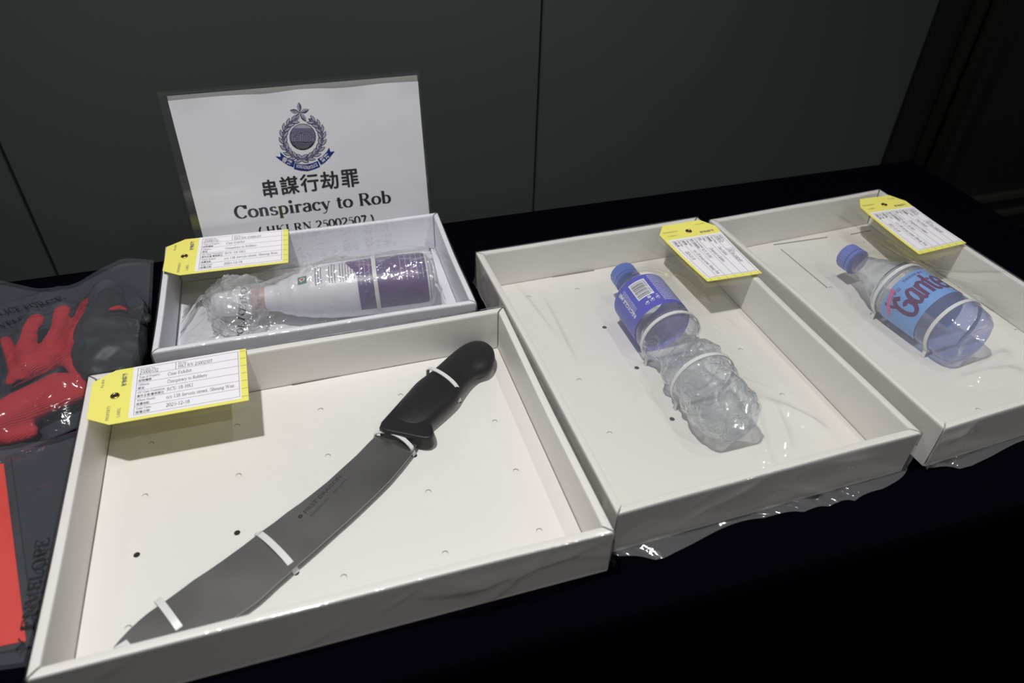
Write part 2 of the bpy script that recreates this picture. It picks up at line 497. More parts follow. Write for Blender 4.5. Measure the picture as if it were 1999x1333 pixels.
# glyph: (advance, [(kind, points)], [(serif x, y, half width)])  kinds: 'a' auto stress, 't' thin, 'T' thick
GL = {
    'A': (.70, [('t', [(.09, 0), (.34, .66)]), ('T', [(.33, .66), (.60, 0)]), ('t', [(.19, .22), (.50, .22)])], [(.09, 0, .08), (.60, 0, .09)]),
    'B': (.64, [('T', [(.16, 0), (.16, .66)]), ('a', [(.06, .64), (.32, .64)] + A_(.32, .495, .17, .145, 90, -90) + [(.16, .35)]), ('a', [(.16, .35), (.34, .35)] + A_(.34, .183, .20, .165, 90, -90) + [(.06, .018)])], []),
    'C': (.66, [('a', A_(.36, .33, .27, .32, 40, 318)), ('a', [(.585, .66), (.585, .47)])], []),
    'D': (.70, [('T', [(.16, 0), (.16, .66)]), ('a', [(.06, .64), (.30, .64)] + A_(.32, .33, .29, .31, 90, -90) + [(.06, .018)])], []),
    'E': (.60, [('T', [(.16, 0), (.16, .66)]), ('t', [(.06, .64), (.53, .64)]), ('t', [(.16, .345), (.38, .345)]), ('t', [(.06, .018), (.55, .018)]), ('t', [(.53, .65), (.53, .51)]), ('t', [(.555, .01), (.565, .16)]), ('t', [(.39, .26), (.39, .43)])], []),
    'F': (.56, [('T', [(.16, 0), (.16, .66)]), ('t', [(.06, .64), (.52, .64)]), ('t', [(.16, .33), (.38, .33)]), ('t', [(.52, .65), (.52, .51)]), ('t', [(.39, .25), (.39, .41)])], [(.16, 0, .10)]),
    'G': (.70, [('a', A_(.36, .33, .28, .32, 42, 335)), ('T', [(.58, .06), (.58, .29)]), ('t', [(.575, .65), (.575, .49)])], [(.56, .29, .10)]),
    'H': (.72, [('T', [(.16, 0), (.16, .66)]), ('T', [(.56, 0), (.56, .66)]), ('t', [(.16, .34), (.56, .34)])], [(.16, 0, .10), (.16, .66, .10), (.56, 0, .10), (.56, .66, .10)]),
    'I': (.34, [('T', [(.17, 0), (.17, .66)])], [(.17, 0, .11), (.17, .66, .11)]),
    'J': (.40, [('T', [(.24, .66), (.24, .12)]), ('a', A_(.13, .12, .11, .13, 0, -130))], [(.24, .66, .11)]),
    'K': (.72, [('T', [(.16, 0), (.16, .66)]), ('t', [(.17, .27), (.54, .65)]), ('T', [(.29, .38), (.60, 0)])], [(.16, 0, .10), (.16, .66, .10), (.57, .66, .10), (.60, 0, .10)]),
    'L': (.60, [('T', [(.16, 0), (.16, .66)]), ('t', [(.06, .018), (.55, .018)]), ('t', [(.55, .01), (.57, .17)])], [(.16, .66, .10)]),
    'M': (.88, [('t', [(.14, 0), (.14, .66)]), ('T', [(.14, .66), (.43, .05)]), ('t', [(.43, .02), (.72, .66)]), ('T', [(.73, 0), (.73, .66)])], [(.14, 0, .09), (.73, 0, .10), (.10, .66, .07), (.76, .66, .07)]),
    'N': (.72, [('t', [(.14, 0), (.14, .64)]), ('T', [(.13, .65), (.57, .02)]), ('t', [(.58, 0), (.58, .66)])], [(.14, 0, .09), (.10, .66, .07), (.58, .66, .09)]),
    'O': (.72, [('a', A_(.36, .33, .28, .32, 90, 450))], []),
    'P': (.58, [('T', [(.16, 0), (.16, .66)]), ('a', [(.06, .64), (.32, .64)] + A_(.32, .475, .19, .165, 90, -90) + [(.16, .31)])], [(.16, 0, .10)]),
    'R': (.68, [('T', [(.16, 0), (.16, .66)]), ('a', [(.06, .64), (.32, .64)] + A_(.32, .485, .18, .155, 90, -90) + [(.16, .33)]), ('T', [(.34, .33), (.58, 0)])], [(.16, 0, .10), (.60, 0, .07)]),
    'S': (.54, [('a', A_(.27, .49, .18, .155, 35, 250, 10) + A_(.27, .17, .20, .155, 70, -150, 10)), ('t', [(.44, .65), (.44, .50)]), ('t', [(.07, .17), (.07, .01)])], []),
    'T': (.60, [('T', [(.30, 0), (.30, .66)]), ('t', [(.04, .64), (.56, .64)]), ('t', [(.045, .66), (.035, .49)]), ('t', [(.555, .66), (.565, .49)])], [(.30, 0, .11)]),
    'U': (.70, [('T', [(.16, .66), (.16, .22)]), ('a', A_(.36, .22, .20, .21, 180, 360)), ('t', [(.56, .22), (.56, .66)])], [(.16, .66, .10), (.56, .66, .08)]),
    'V': (.70, [('T', [(.10, .66), (.36, .01)]), ('t', [(.35, 0), (.60, .66)])], [(.10, .66, .10), (.60, .66, .08)]),
    'W': (.96, [('T', [(.09, .66), (.30, .01)]), ('t', [(.30, 0), (.47, .62)]), ('T', [(.46, .66), (.67, .01)]), ('t', [(.66, 0), (.87, .66)])], [(.09, .66, .09), (.87, .66, .07)]),
    'Y': (.70, [('T', [(.35, 0), (.35, .30)]), ('T', [(.10, .66), (.36, .29)]), ('t', [(.35, .30), (.60, .66)])], [(.35, 0, .11), (.10, .66, .10), (.60, .66, .08)]),
    'a': (.47, [('a', A_(.22, .31, .14, .13, 160, 0)), ('T', [(.355, .32), (.355, .05)]), ('t', [(.36, .04), (.45, .05)]), ('a', [(.35, .27)] + A_(.21, .12, .145, .11, 100, 330))], []),
    'b': (.52, [('T', [(.13, 0), (.13, .68)]), ('a', A_(.26, .22, .185, .21, 150, -150))], [(.09, .68, .06)]),
    'c': (.45, [('a', A_(.25, .22, .18, .21, 40, 320)), ('T', [(.375, .36), (.385, .32)])], []),
    'd': (.52, [('T', [(.39, 0), (.39, .68)]), ('a', A_(.25, .22, .185, .21, 30, 330))], [(.35, .68, .06), (.42, .01, .06)]),
    'e': (.45, [('a', A_(.23, .22, .18, .21, 0, 322)), ('t', [(.07, .24), (.41, .24)])], []),
    'f': (.34, [('T', [(.15, 0), (.15, .54)]), ('a', A_(.25, .54, .10, .13, 180, 40)), ('t', [(.03, .42), (.30, .42)])], [(.15, 0, .10)]),
    'g': (.50, [('a', A_(.22, .29, .14, .14, 90, 450)), ('t', [(.32, .39), (.46, .41)]), ('a', [(.13, .16), (.10, .07), (.20, .03), (.36, .01)] + A_(.24, -.09, .17, .10, 40, -230))], []),
    'h': (.54, [('T', [(.13, 0), (.13, .68)]), ('a', A_(.27, .28, .13, .15, 150, 0) + [(.40, .28), (.40, 0)])], [(.13, 0, .09), (.40, 0, .09), (.09, .68, .06)]),
    'i': (.29, [('T', [(.15, 0), (.15, .43)]), ('d', [(.145, .60)])], [(.15, 0, .10), (.11, .43, .06)]),
    'j': (.29, [('T', [(.16, .43), (.16, -.08)]), ('a', A_(.08, -.08, .08, .11, 0, -140)), ('d', [(.155, .60)])], [(.12, .43, .06)]),
    'k': (.53, [('T', [(.13, 0), (.13, .68)]), ('t', [(.14, .18), (.40, .43)]), ('T', [(.24, .26), (.45, 0)])], [(.13, 0, .09), (.42, .43, .09), (.45, 0, .07), (.09, .68, .06)]),
    'l': (.28, [('T', [(.14, 0), (.14, .68)])], [(.14, 0, .10), (.10, .68, .06)]),
    'm': (.80, [('T', [(.13, 0), (.13, .43)]), ('a', A_(.26, .28, .13, .15, 150, 0) + [(.39, 0)]), ('a', A_(.53, .28, .13, .15, 150, 0) + [(.66, 0)])], [(.13, 0, .09), (.39, 0, .09), (.66, 0, .09), (.09, .43, .06)]),
    'n': (.54, [('T', [(.13, 0), (.13, .43)]), ('a', A_(.27, .28, .13, .15, 150, 0) + [(.40, .28), (.40, 0)])], [(.13, 0, .09), (.40, 0, .09), (.09, .43, .06)]),
    'o': (.50, [('a', A_(.25, .215, .19, .205, 90, 450))], []),
    'p': (.52, [('T', [(.13, -.20), (.13, .43)]), ('a', A_(.26, .215, .185, .21, 150, -150))], [(.13, -.20, .10), (.09, .43, .06)]),
    'r': (.40, [('T', [(.13, 0), (.13, .43)]), ('a', A_(.26, .29, .12, .13, 160, 55)), ('T', [(.32, .39), (.34, .35)])], [(.13, 0, .10), (.09, .43, .06)]),
    's': (.40, [('a', A_(.20, .315, .12, .105, 40, 250, 8) + A_(.20, .11, .14, .105, 70, -150, 8)), ('t', [(.32, .42), (.32, .33)]), ('t', [(.06, .11), (.06, .01)])], []),
    't': (.33, [('T', [(.14, .56), (.14, .10)]), ('a', A_(.23, .10, .09, .09, 180, 310)), ('t', [(.02, .42), (.29, .42)])], []),
    'u': (.54, [('T', [(.13, .43), (.13, .15)]), ('a', A_(.25, .15, .12, .14, 180, 330)), ('T', [(.39, .43), (.39, 0)])], [(.09, .43, .06), (.35, .43, .06), (.43, .01, .06)]),
    'v': (.48, [('T', [(.08, .43), (.25, .01)]), ('t', [(.24, 0), (.40, .43)])], [(.08, .43, .09), (.40, .43, .07)]),
    'w': (.70, [('T', [(.07, .43), (.21, .01)]), ('t', [(.21, 0), (.34, .40)]), ('T', [(.33, .43), (.48, .01)]), ('t', [(.47, 0), (.62, .43)])], [(.07, .43, .08), (.62, .43, .07)]),
    'x': (.50, [('T', [(.08, .43), (.42, 0)]), ('t', [(.08, 0), (.41, .43)])], [(.08, .43, .08), (.42, 0, .08), (.08, 0, .07), (.41, .43, .07)]),
    'y': (.50, [('T', [(.09, .43), (.26, .02)]), ('t', [(.42, .43), (.22, -.13), (.12, -.19), (.06, -.17)])], [(.09, .43, .09), (.42, .43, .07)]),
    '0': (.50, [('a', A_(.25, .33, .19, .32, 90, 450))], []),
    '1': (.50, [('T', [(.27, 0), (.27, .64)]), ('t', [(.12, .57), (.27, .64)])], [(.27, 0, .12)]),
    '2': (.50, [('a', A_(.24, .47, .17, .18, 160, -40) + [(.07, .03)]), ('T', [(.07, .03), (.43, .03)])], []),
    '3': (.50, [('a', A_(.23, .50, .15, .145, 150, -80)), ('a', A_(.22, .18, .19, .17, 80, -150))], []),
    '5': (.50, [('t', [(.43, .63), (.16, .63)]), ('t', [(.16, .64), (.11, .38)]), ('a', A_(.22, .21, .20, .20, 120, -140))], []),
    '6': (.50, [('a', [(.42, .65), (.24, .54), (.10, .36)] + A_(.25, .21, .18, .20, 170, 520))], []),
    '7': (.50, [('T', [(.06, .62), (.44, .62)]), ('a', [(.44, .63), (.20, 0)])], []),
    '8': (.50, [('a', A_(.25, .49, .14, .15, 90, 450)), ('a', A_(.25, .17, .18, .165, 90, 450))], []),
    '9': (.50, [('a', [(.08, .0), (.26, .10), (.40, .29)] + A_(.25, .44, .18, .20, -10, 340))], []),
    '.': (.26, [('d', [(.13, .05)])], []),
    ',': (.26, [('d', [(.13, .05)]), ('t', [(.16, .05), (.11, -.10)])], []),
    ':': (.28, [('d', [(.14, .05)]), ('d', [(.14, .36)])], []),
    '-': (.34, [('T', [(.05, .23), (.29, .23)])], []),
    '/': (.30, [('t', [(.02, -.02), (.28, .67)])], []),
    '(': (.34, [('a', A_(.40, .25, .27, .45, 115, 245))], []),
    ')': (.34, [('a', A_(-.06, .25, .27, .45, 65, -65))], []),
    ' ': (.28, [], []),
}


class Ink:
    """flat print collected as 2-D polygons"""

    def __init__(self):
        self.p, self.f = [], []

    def poly(self, pts):
        o = len(self.p)
        self.p += list(pts)
        self.f.append(tuple(range(o, o + len(pts))))

    def rect(self, x0, y0, x1, y1):
        self.poly([(x0, y0), (x1, y0), (x1, y1), (x0, y1)])

    def stroke(self, pts, wf):
        pts = [np.array(p, float) for p in pts]
        q = [pts[0]]
        for p in pts[1:]:
            if np.linalg.norm(p - q[-1]) > 1e-5:
                q.append(p)
        o = len(self.p)
        n = len(q)
        for i in range(n):
            a, b = q[max(i - 1, 0)], q[min(i + 1, n - 1)]
            t = (b - a) / (np.linalg.norm(b - a) + 1e-9)
            w = wf(t)
            nn = np.array([-t[1], t[0]]) * w / 2
            self.p += [tuple(q[i] + nn), tuple(q[i] - nn)]
        for i in range(n - 1):
            self.f.append((o + 2 * i + 1, o + 2 * i + 3, o + 2 * i + 2, o + 2 * i))

    def line(self, x0, y0, x1, y1, w):
        self.stroke([(x0, y0), (x1, y1)], lambda t: w)

    def dot(self, x, y, r, n=10):
        self.poly([(x + r * math.cos(2 * math.pi * i / n), y + r * math.sin(2 * math.pi * i / n)) for i in range(n)])

    def merge(self, other, fn=lambda p: p):
        o = len(self.p)
        self.p += [fn(p) for p in other.p]
        self.f += [tuple(i + o for i in f) for f in other.f]

    def serif(self, s, x, y, size, thick=.085, thin=.034, xs=1.0, track=0.0):
        """returns width"""
        g = Ink()
        cx = 0.0
        for ch in s:
            adv, st, se = GL.get(ch, GL[' '])
            l = Ink()
            for k, pts in st:
                if k == 'a':
                    l.stroke(pts, lambda t: thin + (thick - thin) * abs(t[1]) ** 1.3)
                elif k == 't':
                    l.stroke(pts, lambda t: thin)
                elif k == 'T':
                    l.stroke(pts, lambda t: thick)
                else:
                    l.dot(pts[0][0], pts[0][1], thick * .62)
            for sx, sy, hw in se:
                d = thin * .9
                yy = sy - d if sy > 0.2 else sy
                l.rect(sx - hw, yy, sx + hw, yy + d)
            c0 = cx
            g.merge(l, lambda p: (p[0] + c0, p[1]))
            cx += adv + track
        self.merge(g, lambda p: (x + p[0] * size * xs, y + p[1] * size))
        return cx * size * xs

    @staticmethod
    def serif_width(s, size, xs=1.0, track=0.0):
        return sum(GL.get(c, GL[' '])[0] + track for c in s) * size * xs

    def sans(self, s, x, y, size, bold=0.0, xs=1.0, fit=None):
        v, f, w, h = sans2d(s, bold)
        if fit:
            xs = fit / (w * size)
        o = len(self.p)
        self.p += [(x + a * size * xs, y + b * size) for a, b in v]
        self.f += [tuple(i + o for i in q) for q in f]
        return w * size * xs

    def to(self, fn, mb=None):
        """fn(x, y) -> world position"""
        mb = mb or MB()
        return mb.add([fn(*p) for p in self.p], self.f)


_sc = {}


def sans2d(s, bold=0.0):
    key = (s, bold)
    if key not in _sc:
        c = bpy.data.curves.new('t', 'FONT')
        c.body = s
        c.size = 1.0
        c.offset = bold
        c.resolution_u = 2
        o = bpy.data.objects.new('t', c)
        COL.objects.link(o)
        dg = bpy.context.evaluated_depsgraph_get()
        e = o.evaluated_get(dg)
        me = e.to_mesh()
        v = [(q.co.x, q.co.y) for q in me.vertices]
        f = [tuple(p.vertices) for p in me.polygons]
        e.to_mesh_clear()
        bpy.data.objects.remove(o)
        bpy.data.curves.remove(c)
        if v:
            x0 = min(a for a, b in v)
            v = [(a - x0, b) for a, b in v]
            w = max(a for a, b in v)
            h = max(b for a, b in v)
        else:
            w = h = 1.0
        _sc[key] = (v, f, w, h)
    return _sc[key]


# ------------------------------------------------------------------ the setting
WY = 2.0    # wall plane (tray units)
wall = bpy.data.objects.new('wall_back', None)
COL.objects.link(wall)
wall['kind'] = 'structure'
wall.location = G(0, WY, 0) - Vector((0, 0, TZ))
wx = lambda px, py: float(on_plane(px, py, [0, WY, 0], np.array([0, 1.0, 0]))[0])
sa, sb, sc_ = wx(60, 420), wx(1051, 200), wx(1778, 160)
xs_ = [2 * sa - sb - 1.0, 2 * sa - sb, sa, sb, sc_]
part('backing_board', MB().box((xs_[0]) * U, (sc_ + .01) * U, (WY + .03) * U, (WY + .07) * U, 0, 2.7), MAT['gap'], wall)
for a, b in zip(xs_[:-1], xs_[1:]):
    mb = MB()
    g = 0.0045
    mb.prism([((a + g) * U, 0.0), ((b - g) * U, 0.0), ((b - g) * U, 2.7), ((a + g) * U, 2.7)],
             [(0, 0), (.024 * U, 0), (.03 * U, .0012)], lambda p, q, r: ((p, (WY + .03) * U - r, q)))
    mb.f = [tuple(reversed(f)) for f in mb.f]
    part('panel', mb, MAT['wall'], wall)

fl = part('floor', MB().box(-3.5, 3.5, -3.2, 1.4, -.05, 0.0), MAT['floor'])
fl['kind'] = 'structure'

# dark door frame and door to the right of the panelled wall
door = bpy.data.objects.new('door_1', None)
COL.objects.link(door)
door['kind'] = 'structure'
d0, d1, d2, d3 = sc_ + .006, wx(1838, 190), wx(1868, 190), wx(1905, 190)
door.location = (d0 * U, WY * U, 0)
part('jamb', MB().box(d0 * U, d1 * U, (WY + .03) * U, (WY + .09) * U, 0, 2.7), MAT['darkframe'], door)
for x0, w in ((d1, .07), (d2, .065)):
    rs = []
    for z in (0.0, 1.62, 1.63, 2.7):
        rs.append([((x0 + w / 2 - w / 2 * math.cos(math.pi * i / 10)) * U, (WY + .03 - .045 * math.sin(math.pi * i / 10)) * U, z) for i in range(11)])
    part('trim_strip', MB().rings(rs, close=True), MAT['trim'], door, smooth=True)
part('jamb', MB().box((d1 + .07) * U, d2 * U, (WY + .03) * U, (WY + .09) * U, 0, 2.7), MAT['darkframe'], door)
part('jamb', MB().box((d2 + .065) * U, (d3 + .06) * U, (WY + .03) * U, (WY + .12) * U, 0, 2.7), MAT['darkframe'], door)
part('door_panel', MB().box((d3 + .06) * U, (d3 + 2.2) * U, (WY + .12) * U, (WY + .18) * U, 0, 2.7), MAT['darkframe'], door)
for py in (412, 444):
    zz = float(on_plane(1920, py, [0, WY, 0], np.array([0, 1.0, 0]))[2])
    part('door_rail', MB().box((d3 + .06) * U, (d3 + 2.2) * U, (WY + .075) * U, (WY + .13) * U, TZ + zz * U, TZ + (zz + .028) * U), MAT['trim'], door)

# table under its cloth
TX0, TX1, TY0, TY1 = -2.9, 1.93, -0.10, 1.425
tb = thing('folding_table', 'long table hidden under the dark navy velvet cloth', 'table', (0.0, 0.3, 0))
part('tabletop', MB().box((TX0 + .01) * U, (TX1 - .01) * U, (TY0 + .01) * U, (TY1 - .01) * U, TZ - .03, TZ - .0036), MAT['wood'], tb)
for sx in (TX0 + .1, TX1 - .1):
    for sy in (TY0 + .1, TY1 - .1):
        part('leg', MB().rings([[((sx) * U + .018 * math.cos(a * math.pi / 6), sy * U + .018 * math.sin(a * math.pi / 6), z) for a in range(12)] for z in (0.0, TZ - .03)]), MAT['steel_leg'], tb)


def cloth():
    xs = np.concatenate([[TX0 - .0] * 1, np.linspace(TX0, TX1, 90)])
    mb = MB()
    nx = 120
    X = np.linspace(TX0 * U, TX1 * U, nx)
    rows = []
    # back hem, back edge, top, front edge, drop
    prof = [(TY1 + .006, -.6), (TY1 + .006, -.02), (TY1 + .002, -.004), (TY1 - .006, 0.0)]
    prof += [(TY1 - .006 - (TY1 - TY0 - .012) * k / 14, 0.0) for k in range(1, 15)]
    prof += [(TY0 - .002, -.005), (TY0 - .007, -.03)] + [(TY0 - .008, -.1 - .2 * k) for k in range(9)]
    for y, z in prof:
        r = []
        for i, x in enumerate(X):
            wob = 0.0
            if z < -.05:
                amp = min(1.0, (-z - .05) / .8)
                wob = amp * .018 * math.sin(x * 21 + 1.3 * math.sin(x * 7)) - amp * .012
            yy = y * U + (wob if y < 1 else -wob * 0)
            r.append((x, yy, max(TZ + z * U, .01)))
        rows.append(r)
    mb.grid(np.array(rows))
    # ends
    for xe, s in ((TX0, -1), (TX1, 1)):
        rr = []
        for z in (0.0, -.03, -.3, -.8, -1.5):
            rr.append([(xe * U + s * (.004 if z < 0 else 0) + s * (-z) * .006 * math.sin(k * 1.1), (TY1 - (TY1 - TY0) * k / 24) * U, max(TZ + z * U, .01)) for k in range(25)])
        mb.grid(np.array(rr))
    return mb


o = part('tablecloth', cloth(), MAT['velvet'], None, smooth=True, origin=G(0, .6, 0))
tag(o, 'dark navy velvet cloth draped over the long table', 'tablecloth')


# ------------------------------------------------------------------ trays
def frame(x, y, yaw):
    """local metres on a tray -> world"""
    c, s = math.cos(yaw), math.sin(yaw)
    o = G(x, y, 0)
    return lambda u, v, w=0.0: Vector((o.x + c * u - s * v, o.y + s * u + c * v, o.z + w))


def inv_frame(x, y, yaw):
    c, s = math.cos(yaw), math.sin(yaw)
    def f(P):
        dx, dy = P[0] * U - x * U, P[1] * U - y * U
        return c * dx + s * dy, -s * dx + c * dy
    return f


CLOTH = 0.0006


def wall_mb(fr, p0, p1, t, H, z0, gap, bow, seed):
    """one folded tray wall from corner p0 to p1 (outer bottom line), thickness t to the left of the direction, mitred ends"""
    p0, p1 = Vector(p0), Vector(p1)
    d = (p1 - p0)
    Ln = d.length
    d.normalize()
    n = Vector((-d.y, d.x))
    prof = [(0, z0), (0, z0 + .0005), (0, H - .0023), (0, H - .0016), (.0006, H - .0004), (.0018, H), (t - .0018, H), (t - .0006, H - .0005), (t, H - .0018), (t, H - .0026), (t, z0 + .0005), (t, z0)]
    rs = []
    K = 14
    rnd = random.Random(seed)
    ph = rnd.random() * 6
    for k in range(K + 1):
        f = k / K
        ring = []
        for dep, z in prof:
            a = gap + dep * 1.0
            s = a + (Ln - 2 * a) * f
            zz = z
            b = bow * math.sin(math.pi * f) * (z / H)
            if z > H * .5:
                zz += .0006 * math.sin(7 * f + ph) * math.sin(math.pi * f)
            q = p0 + d * s + n * (dep + b)
            ring.append(fr(q.x, q.y, zz))
        rs.append(ring)
    mb = MB().rings(rs)
    mb.f = [tuple(reversed(f)) for f in mb.f]
    return mb


def crescent(c, r, full=False, ang=0.0, fr=None, z=0.0):
    mb = MB()
    if full:
        n = 14
        mb.add([fr(c[0] + r * math.cos(2 * math.pi * i / n), c[1] + r * math.sin(2 * math.pi * i / n), z) for i in range(n)], [tuple(range(n))])
        return mb
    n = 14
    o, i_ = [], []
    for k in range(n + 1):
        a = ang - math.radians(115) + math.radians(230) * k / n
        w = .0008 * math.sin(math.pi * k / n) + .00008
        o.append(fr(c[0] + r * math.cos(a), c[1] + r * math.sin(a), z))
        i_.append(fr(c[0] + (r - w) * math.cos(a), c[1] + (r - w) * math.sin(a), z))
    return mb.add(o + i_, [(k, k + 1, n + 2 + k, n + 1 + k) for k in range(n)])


def slot_mb(fr, a, b, w, z):
    a, b = Vector(a), Vector(b)
    d = (b - a).normalized()
    n = Vector((-d.y, d.x)) * w / 2
    return MB().add([fr(*(a + n), z), fr(*(b + n), z), fr(*(b - n), z), fr(*(a - n), z)], [(0, 3, 2, 1)])


def tray(name, label, x, y, yaw, W, L, H, t, mat, holes, slots, group=None, zf=.0022, gap=.0012, bow=.0012):
    fr, iv = frame(x, y, yaw), inv_frame(x, y, yaw)
    r = thing(name, label, 'tray', G(x, y, 0) + Vector((0, 0, CLOTH)), yaw, group)
    z0 = CLOTH
    part('tray_floor', MB().box(.0008, W - .0008, .0008, L - .0008, z0, zf, fr), mat, r)
    c = [(0, 0), (W, 0), (W, L), (0, L)]
    for k in range(4):
        o = part('side_wall', wall_mb(fr, c[k], c[(k + 1) % 4], t, H, z0, gap, bow, k + 3), mat, r)
        shade_auto(o, 30)
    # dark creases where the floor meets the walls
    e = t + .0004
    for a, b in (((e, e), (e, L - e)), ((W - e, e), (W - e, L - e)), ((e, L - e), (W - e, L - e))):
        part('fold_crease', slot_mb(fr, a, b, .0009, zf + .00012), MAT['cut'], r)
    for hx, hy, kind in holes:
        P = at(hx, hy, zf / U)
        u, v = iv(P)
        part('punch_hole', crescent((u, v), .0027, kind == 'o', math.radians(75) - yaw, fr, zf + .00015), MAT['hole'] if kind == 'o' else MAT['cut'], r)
    for (ax, ay), (bx, by), w in slots:
        part('slot', slot_mb(fr, iv(at(ax, ay, zf / U)), iv(at(bx, by, zf / U)), w, zf + .0002), MAT['slot'], r)
    return r, fr, iv


H = 0.0531
TA = tray('cardboard_tray', 'white cardboard tray at the front with the black-handled knife tied in it', -1.0, 0.0, 0.0, .42, .3120, H, .0078, MAT['card'],
          [(463, 1040, 'o'), (267, 1083, 'o'), (295, 866, 'c'), (626, 800, 'c'), (463, 831, 'c'), (782, 772, 'c'), (466, 928, 'c'), (640, 890, 'c'),
           (283, 968, 'c'), (836, 960, 'c'), (966, 823, 'c'), (1007, 919, 'c'), (1053, 1036, 'c'), (671, 1126, 'c'), (869, 1080, 'c'), (250, 1226, 'c'), (932, 741, 'c'),
           (896, 784, 'o'), (809, 889, 'o'), (503, 1044, 'o'), (578, 1118, 'o')],
          [((570, 751), (664, 733), .0028), ((745, 718), (850, 699), .0028), ((944, 684), (969, 678), .0024)], 'white exhibit trays')
BX, BY, BYAW = 0.0209, 0.0367, 0.0223
TB = tray('cardboard_tray', 'white cardboard tray in the middle holding the dark blue labelled bottle', BX, BY, BYAW, .3067, .4137, H, .0078, MAT['cardB'],
          [(1032, 580, 'c'), (1127, 565, 'c'), (1180, 639, 'o'), (1243, 718, 'o'), (1312, 818, 'o'), (1190, 846, 'c'), (1527, 771, 'c'), (1446, 683, 'c'), (1131, 742, 'c')],
          [((1487, 640), (1540, 692), .0022), ((1583, 738), (1650, 805), .0022), ((1399, 548), (1450, 603), .0022), ((1078, 541), (1160, 528), .0016)], 'white exhibit trays')
CX_, CY_, CYAW = 0.8077, 0.0487, 0.0514
TC = tray('cardboard_tray', 'white cardboard tray at the right holding the light blue labelled bottle', CX_, CY_, CYAW, .67 * U, .965 * U, H, .0078, MAT['cardB'],
          [(1622, 562, 'c'), (1688, 474, 'c'), (1910, 800, 'c'), (1985, 645, 'c')],
          [((1510, 478), (1616, 463), .0018), ((1660, 458), (1700, 450), .0018), ((1880, 565), (1943, 610), .002), ((1524, 486), (1615, 562), .0012)], 'white exhibit trays')
DX, DY, DYAW = -0.868, 0.790, -0.012
TD = tray('cardboard_tray', 'bluish white shallow box behind the knife tray holding the purple and white bottle', DX, DY, DYAW, .805 * U, .500 * U, .0528, .0066, MAT['paperbox'],
          [], [], 'white exhibit trays')


# ------------------------------------------------------------------ property tags
def serif_lines(ink):
    x0, x1, y0, y1 = .285, .945, .085, .955
    rows = [y1 - (y1 - y0) * k / 6 for k in range(7)]
    lw = .0022
    for yy in rows:
        ink.line(x0, yy, x1, yy, lw * 1.4)
    ink.line(x0, y0, x0, y1, lw)
    ink.line(x1, y0, x1, y1, lw)
    ink.line(.53, rows[0], .53, rows[1], lw)
    return rows, x0


def tag_print(num):
    """print on the slip, in card units (x along the card 0..1, y 0..1 across)"""
    K = 1.80                     # x per y
    ink = Ink()
    rows, x0 = serif_lines(ink)

    def T(s, x, y, h, w):
        l = Ink()
        l.serif(s, 0, 0, 1.0, .085, .034, 1.0)
        k = w / Ink.serif_width(s, 1.0)
        ink.merge(l, lambda p: (x + p[0] * k, y + p[1] * h))

    def Z(s, x, y, h, w):
        l = Ink()
        l.sans(s, 0, 0, 1.0)
        k = w / sans2d(s)[2]
        ink.merge(l, lambda p: (x + p[0] * k, y + p[1] * h))
    T('Pol 60A No.:', x0 + .015, rows[1] + .088, .062, .105)
    T(num, x0 + .012, rows[1] + .018, .092, .121)
    T('RN No.:', .545, rows[1] + .088, .062, .064)
    T('HKI RN 25002507', .545, rows[1] + .018, .092, .227)
    lab = [('Type of Property:', .136, '財物種類', .082, 'Case Exhibit', .156), ('Offence:', .07, '罪名', .04, 'Conspiracy to Robbery', .258), ('OC Case/ Formation:', .173, '案件主管/警務單位', .167, 'RCU 1B HKI', .167),
           ('Where Found:', .115, '檢獲地點', .08, 'o/s 138 Jervois street, Sheung Wan', .433), ('Date/Time:', .094, '檢獲日期', .085, '2025-12-18', .148)]
    for k, (a, wa, c, wc, b, wb) in enumerate(lab):
        r = rows[k + 2]
        T(a, x0 + .012, r + .082, .062, wa)
        Z(c, x0 + .010, r + .018, .052, wc)
        T(b, .480, r + .045, .092, wb)
    return ink


def yellow_print():
    ink = Ink()
    # heading runs across the card
    def across(l, x, y, h, K=1.8):
        # text direction = +y of the card turned; letters rotated a quarter turn
        ink.merge(l, lambda p: (x - p[1] * h / K, y + p[0] * h))
    l = Ink(); w = l.sans('財物標籤', 0, 0, 1.0, .02); across(l, .215, .66, .062)
    l = Ink(); l.sans('Pol. 81A', 0, 0, 1.0); across(l, .075, .70, .045)
    l = Ink(); l.serif('PROPERTY', 0, 0, 1.0, .1, .04); across(l, .135, .07, .052)
    l = Ink(); l.serif('LABEL', 0, 0, 1.0, .1, .04); across(l, .20, .10, .052)
    for k in range(7):
        yy = .955 - .87 * k / 6
        ink.line(.957, yy, .998, yy, .004)
    return ink


